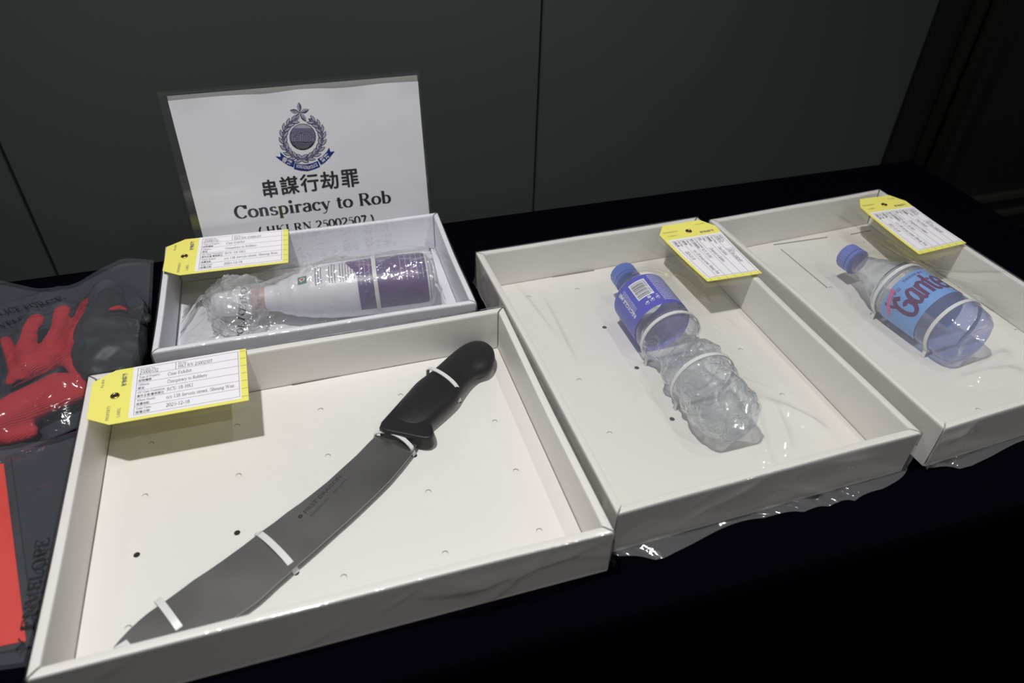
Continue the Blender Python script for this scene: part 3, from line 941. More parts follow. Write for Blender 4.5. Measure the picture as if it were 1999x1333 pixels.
def property_tag(label, corners, z, lift, group, num='25000532', bend=0.0):
    """corners in px: eyelet end bottom, eyelet end top, far end top, far end bottom (as read)"""
    zs = [z] * 4 if not isinstance(z, (list, tuple)) else z
    P = [Vector(G(*at(cx, cy, zz))) for (cx, cy), zz in zip(corners, zs)]
    # u along (0->3), v along (0->1)
    nrm = (P[3] - P[0]).cross(P[1] - P[0]).normalized()
    if nrm.z < 0:
        nrm = -nrm

    def Tm(h):
        def f(u, v):
            p = P[0] * (1 - u) * (1 - v) + P[3] * u * (1 - v) + P[2] * u * v + P[1] * (1 - u) * v
            return p + nrm * (h + bend * math.sin(math.pi * u) + lift * (u * u) * .0)
        return f
    base = Tm(0)(.5, .5)
    r = thing('property_tag', label, 'tag', base, 0.0, group)
    # card outline with cut corners at the eyelet end, subdivided lengthwise so that it can bow
    nU = 16
    top, bot = [], []
    us = [0.0, .05, .10, .14] + [.14 + .86 * k / nU for k in range(1, nU + 1)]
    rows = []
    for u in us:
        c = max(0.0, (.14 - u) / .14) * .17
        rows.append([(u, c), (u, .35), (u, .65), (u, 1 - c)])
    f0, f1 = Tm(0.0), Tm(.0006)
    mb = MB()
    mb.rings([[f0(*row[0]), f0(*row[1]), f0(*row[2]), f0(*row[3]), f1(*row[3]), f1(*row[2]), f1(*row[1]), f1(*row[0])] for row in rows])
    card = part('card', mb, MAT['yellow'], r)
    fs = Tm(.0010)
    fs0 = Tm(.0006)
    mb = MB()
    mb.rings([[fs0(u, .045), fs0(u, .995), fs(u, .995), fs(u, .045)] for u in [.255 + .70 * k / 12 for k in range(13)]])
    slip = part('paper_slip', mb, MAT['slip'], r)
    part('slip_lettering', tag_print(num).to(Tm(.00115)), MAT['ink'], slip, label='printed form with black lettering')
    part('card_lettering', yellow_print().to(Tm(.0008)), MAT['inkgrey'], card)
    # eyelet
    c = Vector((.155, .5, 0))
    ex, ey = (P[3] - P[0]).length, (P[1] - P[0]).length
    rs = []
    for k in range(20):
        a = 2 * math.pi * k / 20
        ring = []
        for j in range(8):
            b = 2 * math.pi * j / 8
            rr = .0031 + .0011 * math.cos(b)
            q = Tm(.0009 + .0008 * math.sin(b))(c.x + rr * math.cos(a) / ex, c.y + rr * math.sin(a) / ey)
            ring.append(q)
        rs.append(ring)
    rs.append(rs[0])
    eye = part('eyelet', MB().rings(rs, cap0=False, cap1=False), MAT['brass'], r, smooth=True, label='brass ring eyelet')
    hole = [Tm(.0007)(c.x + .0024 * math.cos(a * math.pi / 8) / ex, c.y + .0024 * math.sin(a * math.pi / 8) / ey) for a in range(16)]
    part('eyelet_hole', MB().add(hole, [tuple(range(16))]), MAT['hole'], eye)
    return r


ZT = .1265 + .0085
property_tag('yellow property tag lying over the back left corner of the knife tray', [(166, 838), (184, 731), (480, 681), (486, 782)], ZT, 0, 'yellow property tags')
property_tag('yellow property tag on the bluish white box with the purple bottle', [(315, 542), (329, 471), (563, 448), (563, 513)], ZT + .002, 0, 'yellow property tags')
property_tag('yellow property tag above the dark blue labelled bottle, on the middle tray', [(1274, 445), (1384, 427), (1488, 534), (1381, 550)], [ZT, ZT + .006, ZT + .002, ZT + .004], 0, 'yellow property tags', bend=-.002)
property_tag('yellow property tag at the far right, above the light blue labelled bottle', [(1663, 391), (1751, 380), (1886, 475), (1794, 497)], [ZT, ZT, ZT + .004, ZT + .008], 0, 'yellow property tags', bend=-.0015)


# ------------------------------------------------------------------ knife
def smooth_closed(pts, k=2):
    p = np.array(pts, float)
    for _ in range(k):
        q = .75 * p + .25 * np.roll(p, -1, 0)
        r = .25 * p + .75 * np.roll(p, -1, 0)
        p = np.stack([q, r], 1).reshape(-1, 2)
    return p


def ccw(p):
    p = np.array(p)
    a = np.sum(p[:, 0] * np.roll(p[:, 1], -1) - np.roll(p[:, 0], -1) * p[:, 1])
    return p if a > 0 else p[::-1]


def to_xy(pxs, z):
    return [tuple((at(a, b, z) * U)[:2]) for a, b in pxs]


KZ = .020
wz = lambda a, b, z: Vector((a, b, TZ + z))
kb = to_xy([(735, 851), (724, 861), (696, 890), (666, 917), (641, 940), (615, 961), (588, 982), (561, 1001), (537, 1020), (513, 1037), (474, 1067), (434, 1096), (405, 1116), (379, 1133), (351, 1154), (325, 1173), (306, 1186), (289, 1198), (270, 1214), (252, 1231), (236, 1248), (222, 1266),
            (250, 1268), (290, 1264), (335, 1255), (380, 1241), (425, 1224), (455, 1209), (482, 1191), (506, 1173), (525, 1156), (542, 1140), (563, 1122), (582, 1104), (618, 1073), (651, 1043), (684, 1014), (716, 984), (740, 961), (760, 941), (785, 912), (807, 884), (820, 860)], KZ)
kb = ccw(kb)
kn = thing('butcher_knife', 'curved butcher knife with black plastic handle and wide steel blade', 'knife', G(-.25, .55, 0) + Vector((0, 0, .0024)), math.radians(36))
zb = KZ * U
bld = part('blade', MB().prism(kb, [(zb - .0010, .0020), (zb + .0005, 0.0), (zb + .0010, .0001)], wz), MAT['blade'], kn)
hl = [(752, 822), (760, 812), (778, 791), (795, 772), (814, 751), (838, 733), (857, 717), (876, 700), (892, 687), (908, 677), (925, 672), (940, 673), (950, 678), (956, 683)]
hr = [(824, 850), (832, 843), (846, 830), (860, 818), (876, 804), (892, 788), (904, 769), (917, 752), (932, 739), (950, 733), (961, 723), (966, 709), (965, 697), (960, 687)]
thk = [.0060, .0078, .0100, .0106, .0108, .0106, .0104, .0104, .0106, .0112, .0112, .0098, .0074, .0025]
rs = []
K_ = 4
for i in range((len(hl) - 1) * K_ + 1):
    f = i / K_
    a = min(int(f), len(hl) - 2)
    t = f - a
    im = max(a - 1, 0), a, a + 1, min(a + 2, len(hl) - 1)

    def cr(vals):
        p0, p1, p2, p3 = [np.array(vals[q], float) for q in im]
        return .5 * (2 * p1 + (p2 - p0) * t + (2 * p0 - 5 * p1 + 4 * p2 - p3) * t * t + (3 * p1 - p0 - 3 * p2 + p3) * t ** 3)
    lp, rp, th = cr(hl), cr(hr), float(cr(thk))
    A_w, B_w = (at(lp[0], lp[1], .034) * U)[:2], (at(rp[0], rp[1], .026) * U)[:2]
    c, hv = (A_w + B_w) / 2, (A_w - B_w) / 2
    ring = []
    for k in range(24):
        an = 2 * math.pi * k / 24
        ca, sa = math.cos(an), math.sin(an)
        e = 2 / 2.5
        x_, z_ = math.copysign(abs(ca) ** e, ca), math.copysign(abs(sa) ** e, sa)
        ring.append((c[0] + hv[0] * x_, c[1] + hv[1] * x_, TZ + .0145 + th * z_))
    rs.append(ring)
part('handle', MB().rings(rs), MAT['handle'], kn, smooth=True)
# the flat bolster with its finger guard
gb = to_xy([(738, 837), (764, 808), (790, 779), (806, 787), (825, 806), (840, 826), (846, 840), (848, 852), (843, 860), (832, 862), (818, 860), (800, 856), (775, 851), (750, 846)], .038)
gb = ccw(smooth_closed(gb, 1))
part('bolster', MB().prism(gb, [(.0045, .001), (.0065, 0), (.0188, 0), (.0204, .0006), (.0210, .0016)], wz), MAT['handle'], kn, smooth=False)
# facet added at the very tip, tilted to catch the key light
tg = to_xy([(222, 1266), (236, 1249), (249, 1252), (262, 1266)], KZ)
tp = [Vector((a, b, TZ + zb + .0011)) for a, b in tg]
tp[1].z += .0004; tp[2].z += .0016; tp[0].z += .0002; tp[3].z -= .0006
tgm = MB().add(tp, [(0, 3, 2, 1)])
part('tip_glint_facet', tgm, MAT['blade'], bld, label='tilted facet giving the tip its glint')
# lettering etched on the blade
A0 = Vector(wz(*((at(598, 1004, KZ) * U)[:2]), zb + .00115))
A1 = Vector(wz(*((at(668, 932, KZ) * U)[:2]), zb + .00115))
ax = (A1 - A0).normalized()
ay = Vector((-ax.y, ax.x, 0))
ln = (A1 - A0).length
ink = Ink()
ink.sans('FIRST DRAGON', 0, 0, ln * .115, .012, fit=ln)
for nm, x0, w, yy in (('PROFESSIONAL STEEL', .0, .48, -.13), ('MADE IN JAPAN', .62, .36, -.13)):
    ink.sans(nm, x0 * ln, yy * ln, ln * .055, .0, fit=w * ln)
for k in range(7):
    a = 2 * math.pi * k / 7
    ink.poly([(-.1 * ln + .028 * ln * math.cos(a) + .022 * ln * math.cos(b * math.pi / 4), .045 * ln + .028 * ln * math.sin(a) + .014 * ln * math.sin(b * math.pi / 4)) for b in range(8)])
MAT['etch'] = principled('etched_mark', (0.045, 0.045, 0.045), 0.5, metal=0.3)
part('etched_lettering', ink.to(lambda a, b: A0 + ax * a + ay * b), MAT['etch'], bld, label='dark etched lettering and emblem')


# cable ties
def strap_over(label, pa, pb, ztop, group, w=.0042, th=.0012, bulge=0.55, z0=.0024, side=(0, 0)):
    """strap from hole a to hole b (px on the tray floor), arched to ztop (m)"""
    a = G(*at(pa[0], pa[1], z0 / U)); a.z = TZ + z0
    b = G(*at(pb[0], pb[1], z0 / U)); b.z = TZ + z0
    d = b - a
    path = []
    n = 20
    for k in range(n + 1):
        f = k / n
        g = math.sin(math.pi * f) ** bulge if 0 < f < 1 else 0
        p = a + d * f + Vector((side[0] * math.sin(math.pi * f), side[1] * math.sin(math.pi * f), (ztop - z0) * g))
        path.append(p)
    wd = Vector((-d.y, d.x, 0)).normalized()
    r = thing('cable_tie', label, 'cable tie', (a + b) / 2, 0.0, group)
    part('strap', MB().band(path, wd, w, th), MAT['tie'], r, smooth=False)
    return r


GT = 'white cable ties'
strap_over('white cable tie around the grip of the black knife handle', (834, 744), (897, 785), .0278, GT, bulge=.16)
strap_over('white cable tie around the top of the blade beside the black handle', (731, 857), (809, 889), .0165, GT, bulge=.25, side=(.002, .004))
strap_over('white cable tie across the middle of the knife blade', (502, 1043), (579, 1118), .0125, GT, bulge=.42, w=.0055)
strap_over('white cable tie across the pointed tip of the knife blade', (308, 1172), (362, 1245), .0120, GT, bulge=.42, w=.0055)


# ------------------------------------------------------------------ bottles
def axis_frame(pa, pb, za, zb):
    """pa/pb px of the axis ends at heights za/zb (tray units)"""
    A = G(*at(pa[0], pa[1], za))
    B = G(*at(pb[0], pb[1], zb))
    d = (B - A)
    Ln = d.length
    d.normalize()
    side = Vector((0, 0, 1)).cross(d).normalized()
    up = d.cross(side).normalized()
    return A, d, side, up, Ln


def lathe(ax, prof, n=48, mod=None, cap0=True, cap1=True):
    A, d, side, up, Ln = ax
    rs = []
    for s, r in prof:
        ring = []
        for k in range(n):
            a = 2 * math.pi * k / n
            rr = r * (mod(s, a) if mod else 1.0)
            q = A + d * s + side * (rr * math.cos(a)) + up * (rr * math.sin(a))
            q.z = max(q.z, TZ + .0031)
            ring.append(q)
        rs.append(ring)
    return MB().rings(rs, cap0=cap0, cap1=cap1)


def interp_prof(pts, n):
    pts = np.array(pts)
    s = np.linspace(pts[0, 0], pts[-1, 0], n)
    # smoothstep-free monotone cubic through points
    r = np.interp(s, pts[:, 0], pts[:, 1])
    k = np.array([1, 2, 3, 2, 1.]) / 9
    rp = np.pad(r, 2, mode='edge')
    rs = np.convolve(rp, k, 'valid')
    rs[0], rs[-1] = r[0], r[-1]
    return list(zip(s, rs))


def cyl_map(ax, r):
    """(u along axis from start, angle) -> world"""
    A, d, side, up, Ln = ax
    return lambda u, a: A + d * u + side * (r * math.cos(a)) + up * (r * math.sin(a))


def cyl_sheet(ax, r, u0, u1, a0, a1, n=40, m=6):
    f = cyl_map(ax, r)
    return MB().grid(np.array([[tuple(f(u0 + (u1 - u0) * j / m, a0 + (a1 - a0) * i / n)) for i in range(n + 1)] for j in range(m + 1)]))


def hoop(label, ax, s, r, group, w=.0042, th=.0013, zfloor=.0028, tilt=0.0):
    A, d, side, up, Ln = ax
    c = A + d * s
    path = []
    a0, a1 = math.radians(-42), math.radians(222)
    zc = c.z - (TZ + zfloor)
    p0 = c + side * (r * math.cos(a0)) - Vector((0, 0, zc)) + d * tilt * .7
    p1 = c - side * (r * math.cos(a0)) - Vector((0, 0, zc)) - d * tilt * .7
    path.append(p0)
    n = 40
    for k in range(n + 1):
        a = a0 + (a1 - a0) * k / n
        path.append(c + side * (r * math.cos(a)) + up * (r * math.sin(a)) + d * tilt * math.cos(a))
    path.append(p1)
    ro = thing('cable_tie', label, 'cable tie', c - Vector((0, 0, zc)), 0.0, group)
    mb = MB()
    rs = []
    for i, p in enumerate(path):
        a, b = path[max(i - 1, 0)], path[min(i + 1, len(path) - 1)]
        t = (b - a).normalized()
        nn = d.cross(t).normalized()
        rs.append([p - d * w / 2 - nn * th / 2, p + d * w / 2 - nn * th / 2, p + d * w / 2 + nn * th / 2, p - d * w / 2 + nn * th / 2])
    mb.rings(rs)
    part('strap', mb, MAT['tie'], ro)
    return ro


# -- bottle B: clear, crumpled lower half, royal blue label
RB = .0330
axB = axis_frame((1216, 535), (1440, 834), (RB + .004) / U, (RB + .003) / U)
LB = axB[4]
bB = thing('water_bottle', 'empty clear bottle with blue cap and dark blue label, lower half crumpled', 'bottle', axB[0] + axB[1] * LB / 2 - Vector((0, 0, RB)), 0.0, 'empty plastic bottles')
random.seed(4)


def modB(s, a):
    f = s / LB
    g = 1.0
    if f > .44:
        k = min(1.0, (f - .44) / .06)
        g += k * (.05 * math.sin(3 * a + 26 * f) + .035 * math.sin(7 * a - 40 * f + 1) * math.sin(55 * f) - .05 * abs(math.sin(5 * a + 33 * f)) * abs(math.sin(70 * f)) + .06 * noise.noise(Vector((math.cos(a) * 2.2, math.sin(a) * 2.2, f * 22))))
    return g


prB = [(.005, .0125), (.022, .0125), (.030, .0140), (.036, .0205), (.043, .0270), (.052, .0310), (.062, .0325), (.068, .0326), (LB * .385, .0326), (LB * .395, .0315), (LB * .41, .0328),
       (LB * .43, .0330), (LB * .455, .0330), (LB * .475, .0322), (LB * .49, .0322), (LB * .53, .0262), (LB * .57, .0245), (LB * .60, .0262), (LB * .645, .0315), (LB * .67, .0325), (LB * .69, .0312), (LB * .71, .0328),
       (LB * .80, .0330), (LB * .82, .0315), (LB * .84, .0328), (LB * .93, .0322), (LB * .97, .0290), (LB * .99, .0240), (LB, .0200), (LB * .985, .0120), (LB * .965, .004)]


def dense(pts, step=.0022):
    out = []
    for (s0, r0), (s1, r1) in zip(pts[:-1], pts[1:]):
        n = max(1, int(math.hypot(s1 - s0, r1 - r0) / step))
        for k in range(n):
            f = k / n
            f2 = f * f * (3 - 2 * f)
            out.append((s0 + (s1 - s0) * f, r0 + (r1 - r0) * f2))
    out.append(pts[-1])
    return out


dB = dense(prB)
iB = next(i for i, q in enumerate(dB) if q[0] > LB * .44)
part('bottle_body', lathe(axB, dB[:iB + 1], 56, modB, cap0=False, cap1=False), MAT['pet'], bB, smooth=True)
part('crumpled_base', lathe(axB, dB[iB:], 72, modB, cap0=False), MAT['petcrush'], bB, smooth=True, label='crumpled lower half of clear plastic')
capmod = lambda s, a: 1 + .012 * (1 if int(a / (2 * math.pi) * 60) % 2 else -1)
part('cap', lathe(axB, [(-.003, .0120), (-.0025, .0145), (-.001, .0158), (.013, .0160), (.0135, .0160)], 60, capmod), MAT['cap_blue'], bB, smooth=False, label='blue screw cap')
part('tamper_ring', lathe(axB, [(.0142, .0140), (.0145, .0160), (.0185, .0163), (.019, .0140)], 40), MAT['cap_blue'], bB, smooth=False)
u0, u1 = LB * .190, LB * .400
lbB = part('label', cyl_sheet(axB, .0331, u0, u1, 0, 2 * math.pi, 72, 4), MAT['label_blue'], bB, smooth=True, label='dark blue wrap label with white print')
# white print on the label: columns of fine print to the right of the barcode, RECYCLE ME on the left side
fB = cyl_map(axB, .03325)
ink = Ink()
W_ = u1 - u0
rnd = random.Random(7)
# angle a: 0 = +side ... compute: side = z x d ; the camera sees the top (90 deg); larger angle = other flank
# local text frame: x = arc length along the circumference (right flank positive), y = towards the cap
def labB(x, y):
    return fB(u1 - .002 - y, math.pi / 2 + SGN * x / .0331)


SGN = -1 if axB[2].dot(Vector((1, 0, 0))) > 0 else 1
# barcode plate
plate = Ink()
plate.rect(-.0245, .0185, -.0045, .0475)
bars = Ink()
SGN_ = SGN
y = .0205
while y < .0455:
    w = rnd.choice([.0003, .0005, .0008])
    bars.rect(-.0230, y, -.0085, y + w)
    y += w + rnd.choice([.0004, .0006, .0009])
l = Ink(); l.sans('4 890008 100293', 0, 0, 1, 0)
wl = sans2d('4 890008 100293')[2]
bars.merge(l, lambda p: (-.0080 + p[1] * .0034, .0460 - p[0] * .024 / wl))
fine = Ink()
for k in range(17):
    yy = .0505 - k * .0029
    x = .0005
    while x < .0265:
        w = rnd.uniform(.0008, .0032)
        fine.rect(x, yy, min(x + w, .0275), yy + .0011)
        x += w + .0005
l = Ink(); l.sans('RECYCLE ME', 0, 0, 1, .02)
wl = sans2d('RECYCLE ME', .02)[2]
fine.merge(l, lambda p: (-.0363 - p[1] * .0062, .006 + p[0] * .044 / wl))
for q in range(3):
    cx, cy = -.018 + q * .0068, .0085 + q * .001
    for e in range(3):
        a0, a1 = 2.1 * e + .5, 2.1 * e + 1.9
        fine.stroke([(cx + .0024 * math.cos(a0), cy + .0024 * math.sin(a0)), (cx + .0024 * math.cos(a1), cy + .0024 * math.sin(a1))], lambda t: .0006)
    fine.dot(cx, cy, .0006, 6)
for e in range(5):
    fine.dot(-.0125 + .0014 * math.cos(e * 1.257), .0155 + .0014 * math.sin(e * 1.257), .0009, 7)
fine.sans('30', -.005, .0145, .003)
for k in range(5):
    yy = .047 - k * .0
    x = -.0315 - k * .0016
    y = .012
    while y < .046:
        w = rnd.uniform(.001, .004)
        fine.rect(x, y, x + .0005, y + w)
        y += w + .0007


def refine(ink, step):
    """cut long axis-aligned quads so that they follow the cylinder"""
    out = Ink()
    for f in ink.f:
        P = [ink.p[i] for i in f]
        x0, x1 = min(p[0] for p in P), max(p[0] for p in P)
        if len(P) == 4 and x1 - x0 > step:
            y0, y1 = min(p[1] for p in P), max(p[1] for p in P)
            n = int((x1 - x0) / step) + 1
            for k in range(n):
                out.rect(x0 + (x1 - x0) * k / n, y0, x0 + (x1 - x0) * (k + 1) / n, y1)
        else:
            out.poly(P)
    return out


part('barcode_plate', refine(plate, .002).to(labB), MAT['white_print'], lbB, smooth=True)
fB = cyl_map(axB, .03332)
part('barcode', refine(bars, .002).to(labB), MAT['ink'], lbB)
part('label_lettering', refine(fine, .003).to(labB), MAT['white_print'], lbB, label='white lettering on the blue label')
hoop('white cable tie around the waist of the dark blue labelled bottle, just below its label', axB, LB * .475, .0342, GT)
hoop('white cable tie around the crumpled lower part of the dark blue labelled bottle', axB, LB * .745, .0346, GT)

# -- bottle C: blue tinted, sky blue label
RC = .0350
axC = axis_frame((1654, 499), (1902, 668), (RC + .002) / U, (RC + .003) / U)
LC = axC[4]
bC = thing('water_bottle', 'clear blue-tinted bottle with violet blue cap and light blue label', 'bottle', axC[0] + axC[1] * LC / 2 - Vector((0, 0, RC)), 0.0, 'empty plastic bottles')


def modC(s, a):
    f = s / LC
    if f < .40:
        k = math.sin(math.pi * min(1, max(0, (f - .12) / .28)))
        return 1 - .075 * k * max(0, math.cos(3 * a + .4)) ** .6
    if f > .9:
        return 1 + .02 * math.sin(5 * a)
    return 1.0


prC = [(.004, .0125), (.018, .0125), (.026, .0135), (.034, .0165), (.050, .0225), (.070, .0290), (.088, .0335), (LC * .40, .0348), (LC * .43, .0340), (LC * .45, .0348), (LC * .72, .0348), (LC * .74, .0340), (LC * .76, .0350),
       (LC * .90, .0350), (LC * .95, .0335), (LC * .985, .0290), (LC, .0225), (LC * .99, .0160), (LC * .965, .0080), (LC * .955, .002)]
dC = dense(prC)
iC = next(i for i, q in enumerate(dC) if q[0] > LC * .49)
part('bottle_body', lathe(axC, dC[:iC + 1], 60, modC, cap0=False, cap1=False), MAT['petpale'], bC, smooth=True)
part('lower_body', lathe(axC, dC[iC:], 60, modC, cap0=False), MAT['petblue'], bC, smooth=True, label='lower half of blue-tinted plastic')
part('cap', lathe(axC, [(-.003, .0120), (-.0025, .0150), (-.001, .0162), (.011, .0164), (.0115, .0164)], 60, capmod), MAT['cap_violet'], bC, label='violet blue screw cap')
part('tamper_ring', lathe(axC, [(.0122, .0140), (.0125, .0164), (.0175, .0168), (.018, .0140)], 40), MAT['cap_violet'], bC)
v0, v1 = LC * .495, LC * .750
lbC = part('label', cyl_sheet(axC, .0353, v0, v1, math.radians(-40), math.radians(220), 72, 4), MAT['label_sky'], bC, smooth=True, label='light blue label with plum lettering')
SGC = -1 if axC[2].dot(Vector((1, 0, 0))) > 0 else 1


def mapC(r):
    f = cyl_map(axC, r)
    return lambda x, y: f(v1 - y, math.pi / 2 + SGC * x / .0353)


HC = v1 - v0
big = Ink()
# rounded brush lettering of the name, drawn as thick strokes
bw = lambda t: .0062
q = HC * .50


def st(pts, w=.0043):
    q = [np.array((-.052 + a * .068, HC * .13 + b * HC * .80)) for a, b in pts]
    if len(q) > 2:
        r_ = []
        for i in range(len(q) - 1):
            p0, p1, p2, p3 = q[max(i - 1, 0)], q[i], q[i + 1], q[min(i + 2, len(q) - 1)]
            for k in range(5):
                t = k / 5
                r_.append(.5 * (2 * p1 + (p2 - p0) * t + (2 * p0 - 5 * p1 + 4 * p2 - p3) * t * t + (3 * p1 - p0 - 3 * p2 + p3) * t ** 3))
        q = r_ + [q[-1]]
    big.stroke(q, lambda t: w)


st([(.17, .66), (.10, .78), (.03, .62), (.02, .30), (.08, .06), (.17, .05), (.23, .22), (.21, .42), (.15, .46), (.12, .40)], .0050)
st([(.03, .60), (-.03, .75), (-.05, 1.0)], .0035)
st([(.39, .62), (.33, .66), (.28, .52), (.27, .30), (.31, .13), (.37, .18), (.40, .34)])
st([(.40, .66), (.40, .30), (.42, .14), (.45, .14)])
st([(.48, .12), (.48, .66)])
st([(.48, .50), (.53, .66), (.59, .60), (.60, .40), (.60, .12)])
st([(.68, .88), (.68, .30), (.71, .14), (.76, .16)])
st([(.62, .64), (.76, .64)], .0042)
st([(.79, .38), (.93, .42), (.93, .58), (.87, .68), (.80, .58), (.78, .36), (.81, .16), (.88, .11), (.95, .20)])
st([(.99, .12), (.99, .66)])
st([(.99, .50), (1.04, .66), (1.10, .60), (1.11, .12)])
part('brand_lettering', big.to(mapC(.03555)), MAT['plum'], lbC, label='large plum lettering')
sm = Ink()
def zc(s, x, y, size, gap=0.0, rot=False):
    l = Ink(); l.sans(s, 0, 0, 1, .01)
    sm.merge(l, lambda p: (x + p[0] * size, y + p[1] * size))
zc('百岁山', -.047, HC * .80, .0054)
zc('饮用天然矿泉水', -.024, HC * .865, .0040)
zc('景田', .019, HC * .08, .0060)
part('label_lettering', sm.to(mapC(.0355)), MAT['plum'], lbC)
pk = Ink()
pk.stroke([(-.066 + .030 * k / 14, HC * (.74 + .20 * (k / 14) ** .8)) for k in range(15)], lambda t: .0048)
part('pink_patch', pk.to(mapC(.0356)), MAT['pink'], lbC, label='pink brush-stroke mark on the label')
pk = Ink()
for k in range(6):
    a = k * math.pi / 3
    for q in range(6):
        pk.dot(.022 + .0045 * math.cos(a) + .002 * math.cos(q), HC * .13 + .0035 * math.sin(a) + .002 * math.sin(q), .0024, 8)
part('red_patch', pk.to(mapC(.0356)), MAT['crimson'], lbC, label='pinkish red flower mark on the label')
hoop('white cable tie around the shoulder of the light blue labelled bottle', axC, LC * .445, .0362, GT, tilt=.002)
hoop('white cable tie around the lower part of the light blue labelled bottle, near its base', axC, LC * .85, .0362, GT, tilt=.002)

# -- bottle D: purple and white cleaner bottle lying on its side
RD = .0345
axD = axis_frame((468, 590), (846, 545), (RD - .002) / U, (RD + .004) / U)
LD = axD[4]
bD = thing('cleaner_bottle', 'white bottle with a purple lower half lying wrapped in crinkled clear plastic', 'bottle', axD[0] + axD[1] * LD / 2 - Vector((0, 0, RD)), 0.0)
pD = [(.030, .0150), (.040, .0160), (.052, .0215), (.066, .0262), (.085, .0300), (.105, .0325), (LD * .58, .0338), (LD * .70, .0345), (LD * .93, .0345), (LD * .97, .0330), (LD * .992, .0270), (LD, .020)]
modD = lambda s, a: 1.0 - .06 * abs(math.sin(a)) ** 2
dD = dense(pD, .003)
part('bottle_body', lathe(axD, dD, 56, modD, cap0=False), MAT['whiteplastic'], bD, smooth=True)
part('neck', lathe(axD, [(.014, .0120), (.016, .0150), (.030, .0152), (.031, .0120)], 36), MAT['pinkneck'], bD, smooth=False, label='dusty pink neck collar')
part('cap', lathe(axD, [(-.030, .004), (-.029, .0105), (-.024, .0135), (-.006, .0150), (.013, .0165), (.0145, .0120)], 36), MAT['whiteplastic'], bD, smooth=False, label='white nozzle cap')
SGD = -1
fDm = lambda r: (lambda u, th: axD[0] + axD[1] * u + axD[2] * (r * (1 - .06 * abs(math.sin(th)) ** 2) * math.cos(th)) + axD[3] * (r * (1 - .06 * abs(math.sin(th)) ** 2) * math.sin(th)))
# angle of the flank nearest the camera: side . (0,-1,0) > 0 ?
S0 = 1 if axD[2].y < 0 else -1


def mapD(r):
    f = fDm(r)
    return lambda u, x: f(u, math.pi / 2 - S0 * x / .0345)


prof_r = lambda u: float(np.interp(u, [q[0] for q in pD], [q[1] for q in pD]))
# purple label: wavy left border, wraps most of the way round
rows = []
for i in range(49):
    x = -.062 + .124 * i / 48
    k = min(1, max(0, (x + .012) / .032))
    ub = LD * (.555 + .055 * k * k * (3 - 2 * k) + .06 * min(1, max(0, (-.010 - x) / .016)) ** 2)
    row = []
    for j in range(19):
        u = ub + (LD * .975 - ub) * j / 18
        row.append(tuple(fDm(prof_r(u) + .0004)(u, math.pi / 2 - S0 * x / .0345)))
    rows.append(row)
lbD = part('purple_label', MB().grid(np.array(rows)), MAT['purple'], bD, smooth=True, label='purple label with wavy edge')
w1 = Ink()
rnd = random.Random(3)
for k in range(9):
    x0 = .001 + .0
    u = LD * .625 + k * .0052 if k < 4 else LD * .72 + k * .0062
    x = -.017
    while x < .030:
        w = rnd.uniform(.0008, .003)
        w1.rect(u, x, u + .0010, min(x + w * .85, .031))
        x += w + .0006
part('label_lettering', w1.to(mapD(.0350)), MAT['lilac'], lbD, label='fine lilac print on the purple label')
w2 = Ink()
for k in range(15):
    u = LD * .40 + k * .0031
    if k in (3, 4, 8):
        continue
    x = -.016 + .004 * (k % 3)
    while x < .022:
        w = rnd.uniform(.0008, .003)
        w2.rect(u, x, u + .0009, x + w * .8)
        x += w + .0006
part('body_lettering', w2.to(lambda u, x: mapD(prof_r(u) + .0006)(u, x)), MAT['purpledark'], bD, label='fine purple print on the white plastic')
bc = Ink(); bc.rect(LD * .80, -.021, LD * .955, -.012)
part('barcode_plate', refine(bc, .004).to(mapD(.0351)), MAT['white_print'], lbD, smooth=True)
bc = Ink(); u = LD * .82
while u < LD * .945:
    w = rnd.choice([.0004, .0007, .001]); bc.rect(u, -.0195, u + w, -.0135); u += w + rnd.choice([.0004, .0007])
part('barcode', bc.to(mapD(.0352)), MAT['ink'], lbD)
bc = Ink(); c0 = LD * .335
bc.poly([(c0 - .005, .004), (c0 + .005, .004), (c0 + .005, .017), (c0 - .005, .017)])
part('safety_mark', bc.to(lambda u, x: mapD(prof_r(u) + .0009)(u, x)), MAT['green'], bD, label='small green mark with a red centre')
bc = Ink(); bc.dot(c0, .0105, .0033, 14)
part('safety_mark_disc', bc.to(lambda u, x: mapD(prof_r(u) + .0012)(u, x)), MAT['white_print'], bD)
bc = Ink(); bc.dot(c0, .0105, .0023, 12)
part('safety_mark_center', bc.to(lambda u, x: mapD(prof_r(u) + .0014)(u, x)), MAT['redprint'], bD)
hoop('white cable tie around the purple part of the cleaner bottle', axD, LD * .70, .0365, GT, zfloor=.003, w=.0046)


# ------------------------------------------------------------------ clear plastic bags
def crease_field(X, Y, rnd, n, amp, sig, length, ang=None, spread=math.pi):
    Z = np.zeros_like(X)
    x0, x1, y0, y1 = X.min(), X.max(), Y.min(), Y.max()
    for _ in range(n):
        cx, cy = rnd.uniform(x0, x1), rnd.uniform(y0, y1)
        a = (ang if ang is not None else 0) + rnd.uniform(-spread, spread)
        L = length * rnd.uniform(.4, 1.3)
        s = sig * rnd.uniform(.6, 1.5)
        A = amp * rnd.uniform(.3, 1.0) * rnd.choice([1, 1, -1])
        dx, dy = X - cx, Y - cy
        t = dx * math.cos(a) + dy * math.sin(a)
        k = rnd.uniform(-4, 4)
        d = -dx * math.sin(a) + dy * math.cos(a) + k * t * t
        Z += A * np.exp(-np.abs(d) / s) * np.exp(-(t / L) ** 2)
    return Z


